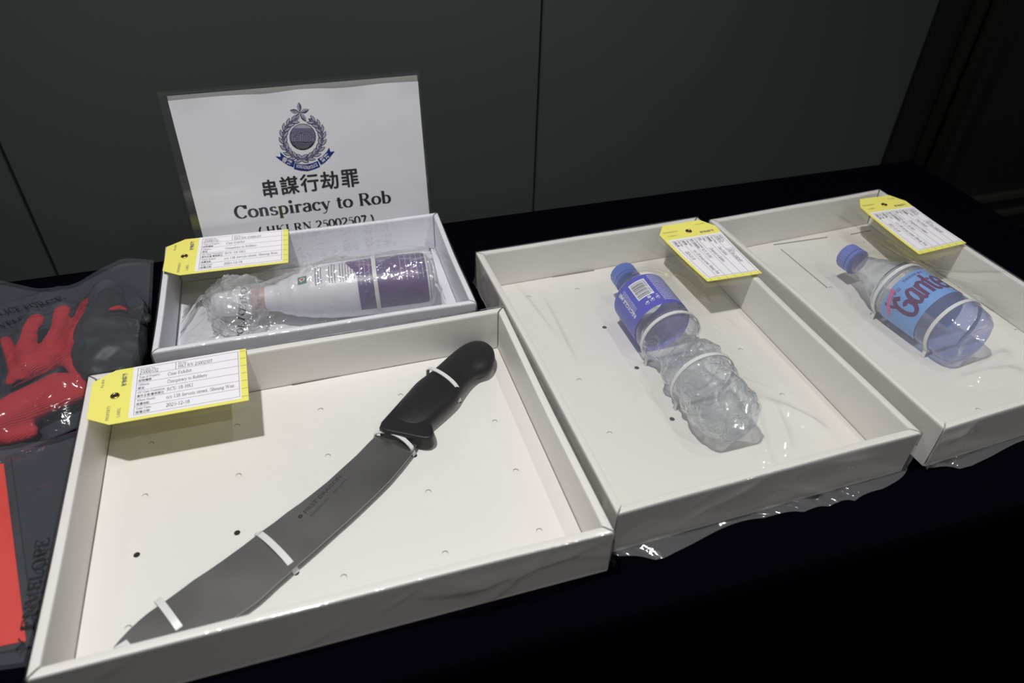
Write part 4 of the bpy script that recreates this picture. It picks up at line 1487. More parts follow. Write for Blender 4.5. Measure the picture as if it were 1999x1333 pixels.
def relax(Z, lo, fixed, it=300, sag=0.0):
    for _ in range(it):
        Zp = np.pad(Z, 1, mode='edge')
        Zn = .25 * (Zp[:-2, 1:-1] + Zp[2:, 1:-1] + Zp[1:-1, :-2] + Zp[1:-1, 2:]) - sag
        Zn = np.maximum(Zn, lo)
        Z = np.where(fixed, Z, Zn)
    return Z


def tray_bag(label, x, y, yaw, W, L, H, mat, seed, obstacles, ncrease=26, amp=.0016, skirt=.046, step=.0023, explicit=(), text=None, puff=.0035, sag=2e-6):
    fr = frame(x, y, yaw)
    iv = inv_frame(x, y, yaw)
    rnd = random.Random(seed)
    e = skirt
    nx = int((W + 2 * e) / step) + 1
    ny = int((L + 2 * e) / step) + 1
    us = np.linspace(-e, W + e, nx)
    vs_ = np.linspace(-e, L + e, ny)
    X, Y = np.meshgrid(us, vs_)
    lo = np.full(X.shape, .004)
    inside = (X > .001) & (X < W - .001) & (Y > .001) & (Y < L - .001)
    rim = inside & ((X < .008) | (X > W - .008) | (Y < .008) | (Y > L - .008))
    for ob in obstacles:
        lo = np.maximum(lo, ob(X, Y, fr))
    lo = np.where(rim, H + .0006, lo)
    Z = np.where(inside, np.maximum(lo, H + .0006), H + .0006)
    fixed = ~inside
    fixed |= rim
    Z = relax(Z, lo, fixed, 700, sag)
    C = crease_field(X, Y, rnd, ncrease, amp, .0035, .06)
    C += crease_field(X, Y, rnd, ncrease * 3, amp * .5, .002, .025)
    for (ax, ay, bx, by, A, s, cv) in explicit:
        # ridge along a line between two photo points on the film
        p, q = iv(at(ax, ay, H / U + .01)), iv(at(bx, by, H / U + .01))
        a = math.atan2(q[1] - p[1], q[0] - p[0])
        cx, cy = (p[0] + q[0]) / 2, (p[1] + q[1]) / 2
        LL = math.hypot(q[0] - p[0], q[1] - p[1]) / 2
        dx, dy = X - cx, Y - cy
        t = dx * math.cos(a) + dy * math.sin(a)
        d = -dx * math.sin(a) + dy * math.cos(a) + cv * (t * t)
        C += A * np.exp(-(d / s) ** 2) * np.exp(-(t / LL) ** 4)
    C = np.where(rim, np.abs(C) * .35, np.abs(C) * .5 + C * .5)
    Zt = np.where(inside, np.maximum(Z + C, lo), Z)
    # skirts
    du = np.maximum(np.maximum(-X, X - W), 0)
    dv = np.maximum(np.maximum(-Y, Y - L), 0)
    drop = np.maximum(du, dv)
    Px = np.clip(X, 0, W)
    Py = np.clip(Y, 0, L)
    out = np.where(drop > 0, .0009 + np.abs(crease_field(X, Y, rnd, 70, .0050, .005, .04, ang=0.0, spread=.7)) * np.minimum(1, drop / .012) + puff * np.minimum(1, drop / skirt) ** 1.5 * .6, 0)
    sx = np.where(X < 0, -1, np.where(X > W, 1, 0))
    sy = np.where(Y < 0, -1, np.where(Y > L, 1, 0))
    # what is left of the skirt in front of the tray lies loosely on the cloth
    over = np.maximum(0, drop - (H - .006))
    loose = over * (.30 + .45 * np.sin(X * 9 + seed) ** 2 + .12 * np.sin(X * 41)) * np.clip(np.minimum(X, W - X) / .04, 0, 1) ** .7
    Px = Px + sx * out * .4
    Py = Py + np.where(sy < 0, -(out + loose), sy * out)
    Pz = np.where(drop > 0, np.maximum(H + .0006 - drop, .003 + .004 * np.abs(np.sin(X * 60 + Y * 50 + 2 * np.sin(X * 31))) * (sy < 0)), Zt)
    o_, ex_, ey_ = fr(0, 0, 0), fr(1, 0, 0) - fr(0, 0, 0), fr(0, 1, 0) - fr(0, 0, 0)
    P = np.stack([o_[k] + ex_[k] * Px + ey_[k] * Py + (Pz if k == 2 else 0) for k in range(3)], -1)
    r = thing('evidence_bag', label, 'plastic bag', G(x, y, 0) + Vector((0, 0, CLOTH)), yaw, 'clear evidence bags')
    o = part('film', MB().grid(P), mat, r, smooth=True)

    def surf(u, v, lift=.0006):
        i = (u + e) / step_x
        j = (v + e) / step_y
        i = min(max(i, 0), nx - 1.001)
        j = min(max(j, 0), ny - 1.001)
        a, b = int(i), int(j)
        fi, fj = i - a, j - b
        q = P[b, a] * (1 - fi) * (1 - fj) + P[b, a + 1] * fi * (1 - fj) + P[b + 1, a] * (1 - fi) * fj + P[b + 1, a + 1] * fi * fj
        return Vector(q) + Vector((0, 0, lift))
    step_x = (W + 2 * e) / (nx - 1)
    step_y = (L + 2 * e) / (ny - 1)
    return r, surf


def bottle_obstacle(ax, prof, extra=.0016):
    A, d, side, up, Ln = ax
    ss = [q[0] for q in prof]
    rr = [q[1] for q in prof]

    def f(X, Y, fr):
        # tray local -> world xy
        o = fr(0, 0, 0)
        ex = fr(1, 0, 0) - o
        ey = fr(0, 1, 0) - o
        wx = o.x + ex.x * X + ey.x * Y
        wy = o.y + ex.y * X + ey.y * Y
        dx, dy = wx - A.x, wy - A.y
        s = dx * d.x + dy * d.y
        l = dx * side.x + dy * side.y
        r = np.interp(s, ss, rr, left=0, right=0) + extra
        h = np.where(np.abs(l) < r, (A.z - TZ) + s * d.z + np.sqrt(np.maximum(r * r - l * l, 0)), 0)
        h = np.where((s > -.003) & (s < Ln + .001), h, 0)
        return h
    return f


tray_bag('clear plastic bag stretched tight around the knife tray', -1.0, 0.0, 0.0, .42, .3120, H, MAT['film'], 11, [], 4, .0005, skirt=.044, sag=0)
obB = bottle_obstacle(axB, [(-.003, .016), (.02, .016), (.034, .020), (.05, .0345), (LB, .0345)], .0022)
tray_bag('hazy clear plastic bag around the middle tray with the dark blue labelled bottle', BX, BY, BYAW, .3067, .4137, H, MAT['filmB'], 5, [obB], 14, .0012, skirt=.072,
         explicit=[(1462, 800, 1502, 905, .0075, .006, 0), (1506, 800, 1544, 880, .0075, .006, 3.0), (1506, 795, 1610, 832, .007, .007, 3.0), (1010, 560, 1110, 690, .004, .005, 0), (1320, 545, 1380, 590, .004, .005, 0), (1060, 580, 1120, 700, .004, .004, 0)])
obC = bottle_obstacle(axC, [(-.003, .017), (.02, .017), (.05, .025), (.09, .0365), (LC, .0365)], .0022)
tray_bag('hazy clear plastic bag around the right tray with the light blue labelled bottle', CX_, CY_, CYAW, .67 * U, .965 * U, H, MAT['filmB'], 8, [obC], 14, .0014, skirt=.066,
         explicit=[(1885, 738, 1990, 720, .008, .007, 0), (1905, 722, 1965, 690, .007, .006, 0), (1640, 420, 1760, 520, .003, .006, 0), (1660, 430, 1800, 540, .0025, .006, 1.0), (1820, 545, 1960, 530, .005, .006, 0)])
obD = bottle_obstacle(axD, [(-.03, .016), (.03, .018), (.06, .028), (.10, .0345), (LD, .036)], .0030)
bagD, surfD = tray_bag('clear plastic bag around the bluish white box with the purple bottle', DX, DY, DYAW, .805 * U, .5 * U, .0528, MAT['film'], 21, [obD], 10, .0010, skirt=.036)

# inner crinkled bag wrapped over the cleaner bottle, with bold print
fD_, iD_ = frame(DX, DY, DYAW), inv_frame(DX, DY, DYAW)


def inner_bag():
    W, L = .805 * U - .022, .5 * U - .018
    step = .0018
    nx, ny = int(W / step), int((L - .03) / step)
    us = np.linspace(.012, W, nx)
    vs_ = np.linspace(.010, L - .045, ny)
    X, Y = np.meshgrid(us, vs_)
    ob = bottle_obstacle(axD, [(-.032, .015), (.03, .019), (.06, .027), (.10, .0345), (LD, .0360)], .0016)
    lo = np.maximum(.0042, ob(X, Y, fD_))
    # crumpled ball of film around the cap
    c = iD_((axD[0] + axD[1] * (-.010) - Vector((0, 0, 0))) / U)
    bx, by = c
    g = .044 * np.maximum(0, 1 - (((X - bx) / .052) ** 2 + ((Y - by) / .052) ** 2)) ** .5
    lo = np.maximum(lo, g)
    edge = np.zeros(X.shape, bool)
    edge[0, :] = edge[-1, :] = edge[:, 0] = edge[:, -1] = True
    Z = np.where(edge, .006, np.maximum(lo, .02))
    Z = relax(Z, lo, edge, 120, 2e-5)
    rnd = random.Random(31)
    ws = np.exp(-(((X - bx) / .06) ** 2 + ((Y - by) / .06) ** 2))
    C = crease_field(X, Y, rnd, 46, .0042, .0030, .06, ang=.25, spread=.5)
    C += crease_field(X, Y, rnd, 110, .0026, .0024, .022)
    C += ws * crease_field(X, Y, rnd, 90, .0045, .003, .018)
    Z = np.maximum(Z + C, lo + .0002)
    Z = np.minimum(Z, .085)
    P = np.zeros(X.shape + (3,))
    for j in range(ny):
        for i in range(nx):
            P[j, i] = fD_(X[j, i], Y[j, i], Z[j, i])
    r = thing('evidence_bag', 'crinkled inner plastic bag with bold black print wrapped over the purple and white bottle', 'plastic bag', fD_(.1, .1, .003), DYAW, 'clear evidence bags')
    part('film', MB().grid(P), MAT['filmD'], r, smooth=True)

    def surf(u, v):
        i = (u - us[0]) / (us[1] - us[0])
        j = (v - vs_[0]) / (vs_[1] - vs_[0])
        i = min(max(i, 0), nx - 1.001)
        j = min(max(j, 0), ny - 1.001)
        a, b = int(i), int(j)
        fi, fj = i - a, j - b
        q = P[b, a] * (1 - fi) * (1 - fj) + P[b, a + 1] * fi * (1 - fj) + P[b + 1, a] * (1 - fi) * fj + P[b + 1, a + 1] * fi * fj
        return Vector(q) + Vector((0, 0, .0013))
    # crumpled end of the bag, bunched round the cap
    c = axD[0] + axD[1] * (-.002)
    bm = bmesh.new()
    bmesh.ops.create_icosphere(bm, subdivisions=5, radius=1.0)
    w_ = MB()
    for v in bm.verts:
        n_ = v.co.normalized()
        k = 1 + .16 * noise.noise(n_ * 2.2) - .20 * abs(noise.noise(n_ * 4.5 + Vector((3, 1, 2)))) + .10 * abs(noise.noise(n_ * 9.0))
        p = Vector((n_.x * .036 * k, n_.y * .036 * k, n_.z * .031 * k))
        p = c + Vector((p.x, p.y, p.z))
        p.z = max(p.z, TZ + .0035)
        w_.v.append(p)
    w_.f = [tuple(v.index for v in f.verts) for f in bm.faces]
    bm.free()
    part('crumpled_end', w_, MAT['wad'], r, smooth=True, label='crumpled whitish end of the bag round the cap')
    ink = Ink()
    # runs from the front wall towards the back
    w = Ink.serif_width('POLICE FORCE', 1.0)
    ink.serif('POLICE FORCE', 0, 0, 1.0, .12, .045)
    p0 = iD_(at(474, 652, .060))
    p1 = iD_(at(488, 584, .09))
    d = Vector((p1[0] - p0[0], p1[1] - p0[1]))
    sc = d.length / Ink.serif_width('OLICE FO', 1.0)
    d.normalize()
    n = Vector((-d.y, d.x))
    st0 = Vector(p0) - d * (Ink.serif_width('P', 1.0) * sc)
    m = lambda a, b: surf(*(st0 + d * (a * sc) + n * (b * sc * .95)))
    # keep only the letters that lie on this fold of the bag
    k = Ink()
    for f in ink.f:
        P_ = [ink.p[i] for i in f]
        if min(p[0] for p in P_) * sc < d.length * 99 and max(p[0] for p in P_) < Ink.serif_width('POLICE FO', 1.0) + .02:
            k.poly(P_)
    part('bag_lettering', k.to(m), MAT['ink'], r, label='bold black lettering')
    return r


inner_bag()


# ------------------------------------------------------------------ gloves in a bag
def capsules(lst, z=.03, voxel=.0022, flat=.6, seed=0):
    """lst: chains of (px, py, radius m, z m); returns evaluated remeshed mesh as MB in world metres"""
    bm = bmesh.new()
    for chain in lst:
        pts = []
        for (a, b, r, zz) in chain:
            p = G(*at(a, b, zz / U)); p.z = TZ + zz
            pts.append((p, r))
        for i in range(len(pts)):
            if i == len(pts) - 1:
                seq = [pts[i]]
            else:
                (p, r), (q, s) = pts[i], pts[i + 1]
                n = max(2, int((q - p).length / (min(r, s) * .35)))
                seq = [(p.lerp(q, k / n), r + (s - r) * k / n) for k in range(n)]
            for p, r in seq:
                bmesh.ops.create_icosphere(bm, subdivisions=2, radius=r, matrix=Matrix.Translation(p) @ Matrix.Diagonal((1, 1, flat, 1)))
    me = bpy.data.meshes.new('tmp')
    bm.to_mesh(me)
    bm.free()
    o = bpy.data.objects.new('tmp', me)
    COL.objects.link(o)
    m = o.modifiers.new('r', 'REMESH')
    m.mode = 'VOXEL'
    m.voxel_size = voxel
    s = o.modifiers.new('s', 'SMOOTH')
    s.iterations = 22
    s.factor = .5
    dg = bpy.context.evaluated_depsgraph_get()
    e = o.evaluated_get(dg)
    m2 = e.to_mesh()
    mb = MB()
    mb.v = [v.co.copy() for v in m2.vertices]
    mb.f = [tuple(p.vertices) for p in m2.polygons]
    e.to_mesh_clear()
    bpy.data.objects.remove(o)
    bpy.data.meshes.remove(me)
    return mb


def wrinkle(mb, amp, freq, seed):
    for i, v in enumerate(mb.v):
        n = noise.noise(v * freq + Vector((seed, 0, 0))) + .5 * noise.noise(v * freq * 2.3 + Vector((0, seed, 0)))
        mb.v[i] = v + Vector((0, 0, amp * n))
    lowest = min(v.z for v in mb.v)
    return mb


gr = thing('work_glove', 'red knitted work glove with spread fingers in the plastic bag', 'glove', G(-1.30, .95, 0) + Vector((0, 0, .001)), 0, 'work gloves')
red_hand = [
    [(12, 664, .0065, .018), (20, 684, .0075, .019), (32, 712, .0100, .019), (48, 726, .013, .018)],
    [(70, 626, .0108, .026), (58, 648, .0095, .026), (52, 675, .0110, .024), (66, 710, .016, .022)],
    [(121, 608, .0108, .028), (114, 632, .0090, .027), (108, 655, .0100, .025), (98, 695, .016, .022)],
    [(169, 584, .0042, .022), (161, 606, .0058, .022), (150, 632, .0075, .022), (136, 662, .0110, .022), (118, 690, .016, .021)],
    [(22, 745, .0070, .014), (34, 730, .010, .016), (55, 722, .014, .018), (90, 706, .017, .019), (118, 690, .018, .019)],
    [(136, 700, .010, .017), (150, 722, .009, .016), (168, 745, .009, .016)],
]
part('hand', wrinkle(capsules(red_hand, voxel=.0018), .0040, 45, 1), MAT['knit'], gr, smooth=True)
cuff = [[(-40, 838, .020, .020), (10, 812, .021, .021), (60, 785, .021, .021), (110, 756, .019, .020), (150, 748, .013, .017)],
        [(-30, 828, .018, .018), (40, 806, .019, .018), (100, 782, .017, .017), (160, 765, .013, .015)],
        [(-40, 850, .012, .013), (20, 848, .012, .013), (60, 843, .009, .011)]]
part('cuff', wrinkle(capsules(cuff, flat=.7), .0015, 40, 5), MAT['knit'], gr, smooth=True, label='ribbed red knitted cuff')
band = [[(-30, 805, .005, .022), (20, 782, .005, .023), (60, 757, .006, .024), (92, 734, .006, .023), (112, 724, .006, .022)]]
part('coated_edge', capsules(band, flat=.7), MAT['latex'], gr, smooth=True, label='black coated edge above the cuff')
gk = thing('work_glove', 'black rubber-coated work glove beside the red one in the plastic bag', 'glove', G(-1.02, .95, 0) + Vector((0, 0, .001)), 0, 'work gloves')
black_hand = [
    [(212, 576, .0120, .026), (203, 598, .0140, .028), (192, 636, .0185, .028), (182, 672, .021, .026)],
    [(224, 580, .010, .022), (228, 605, .0140, .023), (228, 640, .0200, .025), (216, 690, .024, .024)],
    [(282, 622, .0100, .018), (262, 612, .0130, .020), (246, 632, .0160, .022), (238, 670, .022, .022)],
    [(262, 650, .016, .020), (250, 690, .022, .021), (230, 730, .021, .020)],
    [(160, 690, .012, .022), (172, 700, .017, .022), (196, 728, .019, .020), (230, 738, .020, .019)],
    [(158, 668, .010, .022), (166, 640, .011, .023), (180, 615, .010, .023)],
]
part('hand', wrinkle(capsules(black_hand), .0060, 30, 9), MAT['latex'], gk, smooth=True, label='black crinkled rubber palm')
part('knit_back', capsules([[(216, 604, .0045, .0385), (232, 600, .0050, .0375), (246, 604, .0035, .0355)]], flat=.8), MAT['knit'], gk, smooth=True, label='red knit showing between the fingers')


def cap_height(lst, extra):
    P = []
    for chain in lst:
        pts = [(G(*at(a, b, zz / U)), r, zz) for a, b, r, zz in chain]
        for (p, r, z), (q, s, w) in zip(pts[:-1], pts[1:]):
            n = 8
            for k in range(n + 1):
                f = k / n
                P.append((p.x + (q.x - p.x) * f, p.y + (q.y - p.y) * f, r + (s - r) * f, z + (w - z) * f))

    def fn(WX, WY_):
        h = np.zeros_like(WX)
        for x, y, r, z in P:
            d2 = (WX - x) ** 2 + (WY_ - y) ** 2
            rr = r + .002
            h = np.maximum(h, np.where(d2 < rr * rr, z + .68 * np.sqrt(np.maximum(rr * rr - d2, 0)) + extra, 0))
        return h
    return fn


def quad_bag(label, quad, zs, mat, seed, obstacle, n=(110, 100), ncrease=60, amp=.003, wave=.0, texts=(), base=.003, back=None, front=None):
    """bag lying on the table; quad px corners: front-left, front-right, back-right, back-left at heights zs (units)"""
    Q = [G(*at(a, b, z)) for (a, b), z in zip(quad, zs)]
    nx, ny = n
    X = np.zeros((ny, nx)); Y = np.zeros((ny, nx)); B = np.zeros((ny, nx))
    uu = np.linspace(0, 1, nx); vv = np.linspace(0, 1, ny)
    Ug, Vg = np.meshgrid(uu, vv)
    for arr, k in ((X, 0), (Y, 1), (B, 2)):
        arr[:] = Q[0][k] * (1 - Ug) * (1 - Vg) + Q[1][k] * Ug * (1 - Vg) + Q[2][k] * Ug * Vg + Q[3][k] * (1 - Ug) * Vg
    if back:
        bp = [(G(*at(a, b, z))) for a, b, z in back]
        acc = np.concatenate([[0], np.cumsum([(q - p).length for p, q in zip(bp[:-1], bp[1:])])])
        acc /= acc[-1]
        for arr, k in ((X, 0), (Y, 1), (B, 2)):
            e = np.interp(uu, acc, [p[k] for p in bp])
            e = np.convolve(np.pad(e, 4, mode='edge'), np.ones(9) / 9, 'valid')
            lowr = Q[0][k] * (1 - uu) + Q[1][k] * uu
            if front:
                fp = [(G(*at(a, b, z))) for a, b, z in front]
                ac2 = np.concatenate([[0], np.cumsum([(q - p).length for p, q in zip(fp[:-1], fp[1:])])])
                lowr = np.interp(uu, ac2 / ac2[-1], [p[k] for p in fp])
            arr[:] = lowr[None, :] * (1 - Vg) + e[None, :] * Vg
    # gently wavy outline
    rnd = random.Random(seed)
    Y += wave * np.sin(Ug * 9 + seed) * (Vg > .5) * (Vg - .5)
    B -= TZ
    lo = np.maximum(np.maximum(B, base), obstacle(X, Y) if obstacle else 0)
    edge = np.zeros(X.shape, bool)
    edge[0, :] = edge[-1, :] = edge[:, 0] = edge[:, -1] = True
    Z = np.where(edge, np.maximum(B, base), lo)
    Z = relax(Z, lo, edge, 120, 1e-5)
    C = crease_field(X, Y, rnd, ncrease, amp, .005, .06) + crease_field(X, Y, rnd, ncrease * 2, amp * .45, .0025, .03)
    Z = np.maximum(Z + C * np.where(edge, .4, 1), lo)
    P = np.stack([X, Y, Z + TZ], -1)
    c = Q[0] * .25 + Q[1] * .25 + Q[2] * .25 + Q[3] * .25
    r = thing('evidence_bag', label, 'plastic bag', (c.x, c.y, TZ + .001), 0, 'clear evidence bags')
    part('film', MB().grid(P), mat, r, smooth=True)
    # the lower sheet of the bag, on the cloth
    P2 = np.stack([X[::9, ::9], Y[::9, ::9], np.full(X[::9, ::9].shape, TZ + .0012) + np.maximum(B[::9, ::9] - .004, 0)], -1)
    part('back_film', MB().grid(P2), mat, r, smooth=True)
    quadM = P

    def surf(u, v):
        i = min(max(u, 0), 1) * (nx - 1.001)
        j = min(max(v, 0), 1) * (ny - 1.001)
        a, b = int(i), int(j)
        fi, fj = i - a, j - b
        q = P[b, a] * (1 - fi) * (1 - fj) + P[b, a + 1] * fi * (1 - fj) + P[b + 1, a] * (1 - fi) * fj + P[b + 1, a + 1] * fi * fj
        return Vector(q) + Vector((0, 0, .0009))

    def find(px, py):
        """(u, v) on the bag nearest to a photo point"""
        best = None
        for _ in range(1):
            d = P.reshape(-1, 3) - np.array(G(*CAM))
            q = np.stack([d @ R_, d @ U_, d @ F_], 1)
            sx = CX + F_PX * q[:, 0] / q[:, 2]
            sy = CY - F_PX * q[:, 1] / q[:, 2]
            k = int(np.argmin((sx - px) ** 2 + (sy - py) ** 2))
            best = (k % nx / (nx - 1), k // nx / (ny - 1))
        return best
    return r, surf, find, (Q, nx, ny)


hg = [cap_height(red_hand, .002), cap_height(cuff, .002), cap_height(black_hand, .0095)]
gbag, gsurf, gfind, gq = quad_bag('clear bag with black print holding the red and black gloves', [(-150, 905), (178, 822), (305, 506), (-110, 548)], (.004, .004, .035, .03), MAT['filmG'], 17,
                                  lambda X, Y: np.maximum(np.maximum(hg[0](X, Y), hg[1](X, Y)), hg[2](X, Y)), n=(130, 120), ncrease=36, amp=.0035, wave=0, back=[(-110, 536, .02), (0, 547, .02), (75, 564, .02), (145, 556, .02), (195, 525, .03), (242, 503, .04), (304, 508, .03)], front=[(-150, 935, .004), (60, 875, .004), (170, 826, .004), (178, 808, .004), (215, 784, .004), (288, 766, .004)])


def text_on_bag(bag, surf, find, quadinfo, s, p_left, p_right, part_of=None, name='bag_lettering'):
    """text s whose substring part_of spans from p_left to p_right (photo px on the bag)"""
    a, b = find(*p_left), find(*p_right)
    Q = quadinfo[0]
    ex = ((Q[1] - Q[0]).length + (Q[2] - Q[3]).length) / 2
    ey = ((Q[3] - Q[0]).length + (Q[2] - Q[1]).length) / 2
    A = Vector((a[0] * ex, a[1] * ey)); Bv = Vector((b[0] * ex, b[1] * ey))
    d = Bv - A
    sub = part_of or s
    sc = d.length / Ink.serif_width(sub, 1.0)
    d.normalize()
    nrm = Vector((-d.y, d.x))
    st0 = A - d * (Ink.serif_width(s[:s.index(sub)], 1.0) * sc)
    ink = Ink()
    ink.serif(s, 0, 0, 1.0, .13, .05)
    k = Ink()
    for f in ink.f:
        P_ = [ink.p[i] for i in f]
        ok = True
        for p in P_:
            q = st0 + d * (p[0] * sc) + nrm * (p[1] * sc)
            if not (0 <= q.x <= ex and 0 <= q.y <= ey):
                ok = False
        if ok:
            k.poly(P_)

    def m(x, y):
        q = st0 + d * (x * sc) + nrm * (y * sc)
        return surf(q.x / ex, q.y / ey)
    if k.f:
        part(name, k.to(m), MAT['ink'], bag, label='bold black lettering')


text_on_bag(gbag, gsurf, gfind, gq, 'HONG KONG POLICE FORCE', (2, 615), (128, 583), 'LICE FORCE')
text_on_bag(gbag, gsurf, gfind, gq, 'PROPERTY ENVELOPE', (2, 640), (66, 617), 'VELOP')

# bag with the orange-red booklet at the lower left
cz = .012
bk = thing('red_booklet', 'orange red flat booklet in a black case inside the lower left plastic bag', 'booklet', G(-1.30, .45, 0) + Vector((0, 0, .0015)), 0)
cov = ccw(to_xy([(-140, 925), (8, 905), (52, 1252), (-140, 1290)], cz))
case = ccw(to_xy([(-150, 900), (22, 893), (72, 1262), (-150, 1302)], .006))
part('case', MB().prism(case, [(.0016, 0), (.0042, 0), (.0046, .0006)], wz), MAT['blackcase'], bk, label='black leatherette case')
part('cover', MB().prism(cov, [(.0046, 0), (.0056, 0), (.0060, .0005)], wz), MAT['orange'], bk, label='orange red cover')
bbag, bsurf, bfind, bq = quad_bag('clear bag with the orange red booklet, left of the knife tray', [(-160, 1330), (52, 1300), (165, 842), (-160, 905)], (.004, .004, .012, .012), MAT['filmG'], 23,
                                  lambda X, Y: np.full(X.shape, .0072), n=(100, 110), ncrease=40, amp=.0022, wave=.01, base=.0072)
text_on_bag(bbag, bsurf, bfind, bq, 'PROPERTY ENVELOPE', (74, 1180), (98, 1050), 'VELOPE')

# ------------------------------------------------------------------ acrylic sign
TILT = .15
SN = np.array([0, math.cos(TILT), -math.sin(TILT)])
SP0 = [0, 1.315, 0]
UPV = Vector((0, math.sin(TILT), math.cos(TILT)))


def sp(px, py):
    p = on_plane(px, py, SP0, SN)
    return p


def spw(px, py, off=0.0):
    """photo point -> world point on the sign plane, moved off metres towards the viewer"""
    p = G(*sp(px, py))
    return p - Vector((0, math.cos(TILT), -math.sin(TILT))) * off


tl, tr = sp(312, 183), sp(818, 144)
xl, xr = (tl[0] - .006, tr[0])
hs = float((tl[2] + tr[2]) / 2 / math.cos(TILT))      # height along the panel
sg = thing('sign_holder', 'clear acrylic sign stand with a white printed sheet and police crest, behind the boxes', 'sign', G((xl + xr) / 2, 1.33, 0) + Vector((0, 0, CLOTH)), 0)


def spl(x, h, off=0.0):
    """x in units, h along the panel in units"""
    return G(x, 1.315 + h * math.sin(TILT), h * math.cos(TILT)) - Vector((0, math.cos(TILT), -math.sin(TILT))) * off


def panel(x0, x1, h0, h1, o0, o1, mat, name, label=None, curve=False):
    mb = MB()
    P = [spl(x0, h0, o0), spl(x1, h0, o0), spl(x1, h1, o0), spl(x0, h1, o0), spl(x0, h0, o1), spl(x1, h0, o1), spl(x1, h1, o1), spl(x0, h1, o1)]
    mb.add(P, [(3, 2, 1, 0), (4, 5, 6, 7), (0, 1, 5, 4), (1, 2, 6, 5), (2, 3, 7, 6), (3, 0, 4, 7)])
    return part(name, mb, mat, sg, label=label)


panel(xl, xr, .006, hs, .0030, .0050, MAT['acrylic'], 'front_panel', 'clear acrylic front sheet')
panel(xl, xr, .006, hs, -.0040, -.0020, MAT['acrylic'], 'back_panel')
# rounded fold joining both sheets at the top
rs = []
for x in (xl, xr):
    rs.append([spl(x, hs, .0050), spl(x, hs + .006, .0035), spl(x, hs + .008, .0005), spl(x, hs + .006, -.0025), spl(x, hs, -.0040), spl(x, hs, -.0020), spl(x, hs + .003, .0005), spl(x, hs, .0030)])
part('top_fold', MB().rings(rs), MAT['acrylic'], sg, smooth=False)
part('foot', MB().box(xl * U, xr * U, 1.300 * U, 1.41 * U, TZ + CLOTH, TZ + CLOTH + .0022), MAT['acrylic'], sg)
# sheet edges in the photo
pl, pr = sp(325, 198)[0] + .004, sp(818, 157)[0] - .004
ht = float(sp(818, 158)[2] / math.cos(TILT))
panel(pl, pr, .02, hs - .006, -.0012, -.0006, MAT['backshade'], 'shaded_back_sheet', 'back sheet coloured grey for shade, showing above the sheet')
# main sheet with a wavy top edge
rows = []
edge_px = [(325, 197), (340, 195), (380, 191), (430, 187), (480, 184), (515, 183), (545, 179), (580, 174), (620, 172), (650, 172), (690, 169), (740, 163), (780, 160), (818, 158)]
ex_ = [sp(*q)[0] for q in edge_px]
eh = [sp(*q)[2] / math.cos(TILT) for q in edge_px]
nxs = 60
mb = MB()
P = np.zeros((24, nxs, 3))
for i in range(nxs):
    x = pl + (pr - pl) * i / (nxs - 1)
    top = float(np.interp(x, ex_, eh))
    for j in range(24):
        h = .02 + (top - .02) * j / 23
        f = j / 23
        off = .0008 + .0012 * max(0, f - .93) * 14 * (.5 + .5 * math.sin(i * .35))
        P[j, i] = spl(x, h, off)
mb.grid(P)
sheet = part('printed_sheet', mb, MAT['signpaper'], sg, smooth=True, label='white paper sheet with black lettering')
OFF = .00105


def text_fit(ink, lst):
    pass


def sign_text(word, pa, pb, height_px=None, kind='serif', thick=.15, thin=.048, name='lettering', bold=.025):
    """baseline from photo point pa to pb"""
    A, B = spw(*pa, OFF), spw(*pb, OFF)
    ax_ = (B - A)
    w = ax_.length
    ax_.normalize()
    ay_ = UPV
    ink = Ink()
    if kind == 'serif':
        ww = Ink.serif_width(word, 1.0)
        ink.serif(word, 0, 0, 1.0, thick, thin)
        s = w / ww
        hh = s
        if height_px:
            hh = height_px
    else:
        v, f, ww, h_ = sans2d(word, bold)
        ink.sans(word, 0, 0, 1.0, bold)
        s = w / ww
        hh = s
    return ink, A, ax_, ay_, s, hh


letters = MB()
for word, pa, pb, kind, hs_ in (('Conspiracy to Rob', (459, 427), (764, 395), 'serif', None), ('( HKI RN 25002507 )', (505, 459), (732, 433), 'serif', None)):
    ink, A, ax_, ay_, s, hh = sign_text(word, pa, pb, None, kind)
    ink.to(lambda x, y: A + ax_ * (x * s) + ay_ * (y * s), letters)
# Chinese heading, one character at a time
for ch, (x0, y0), wpx in (('串', (517, 386), 26), ('謀', (551, 380), 34), ('行', (590, 375), 34), ('劫', (629, 370), 33), ('罪', (669, 366), 32)):
    A, B = spw(x0, y0, OFF), spw(x0 + wpx, y0 - wpx * .11, OFF)
    ax_ = B - A
    w = ax_.length
    ax_.normalize()
    v, f, ww, h_ = sans2d(ch, .0)
    y_min = min(q[1] for q in v)
    top = max(q[1] for q in v)
    hpx = spw(x0, y0 - 34, OFF) - A
    hh = hpx.length
    for q, (ox, oy) in enumerate(((0, 0), (.028, 0), (-.028, 0), (0, .02), (0, -.02), (.02, .015))):
        letters.add([A + ax_ * (a * w / ww + ox * hh) + UPV * ((b - y_min) * hh / (top - y_min) + oy * hh) - Vector((0, .00002 * q, 0)) for a, b in v], f)
part('sign_lettering', letters, MAT['ink'], sheet, label='black heading in Chinese and English')

# crest (drawn in the coordinates of an enlargement of the photograph, laid onto the sheet)
cp = lambda x, y, o=OFF: spw(500 + x / 7.405, 170 + y / 7.405, o)
dark, mid, light, navy, white = Ink(), Ink(), Ink(), Ink(), Ink()


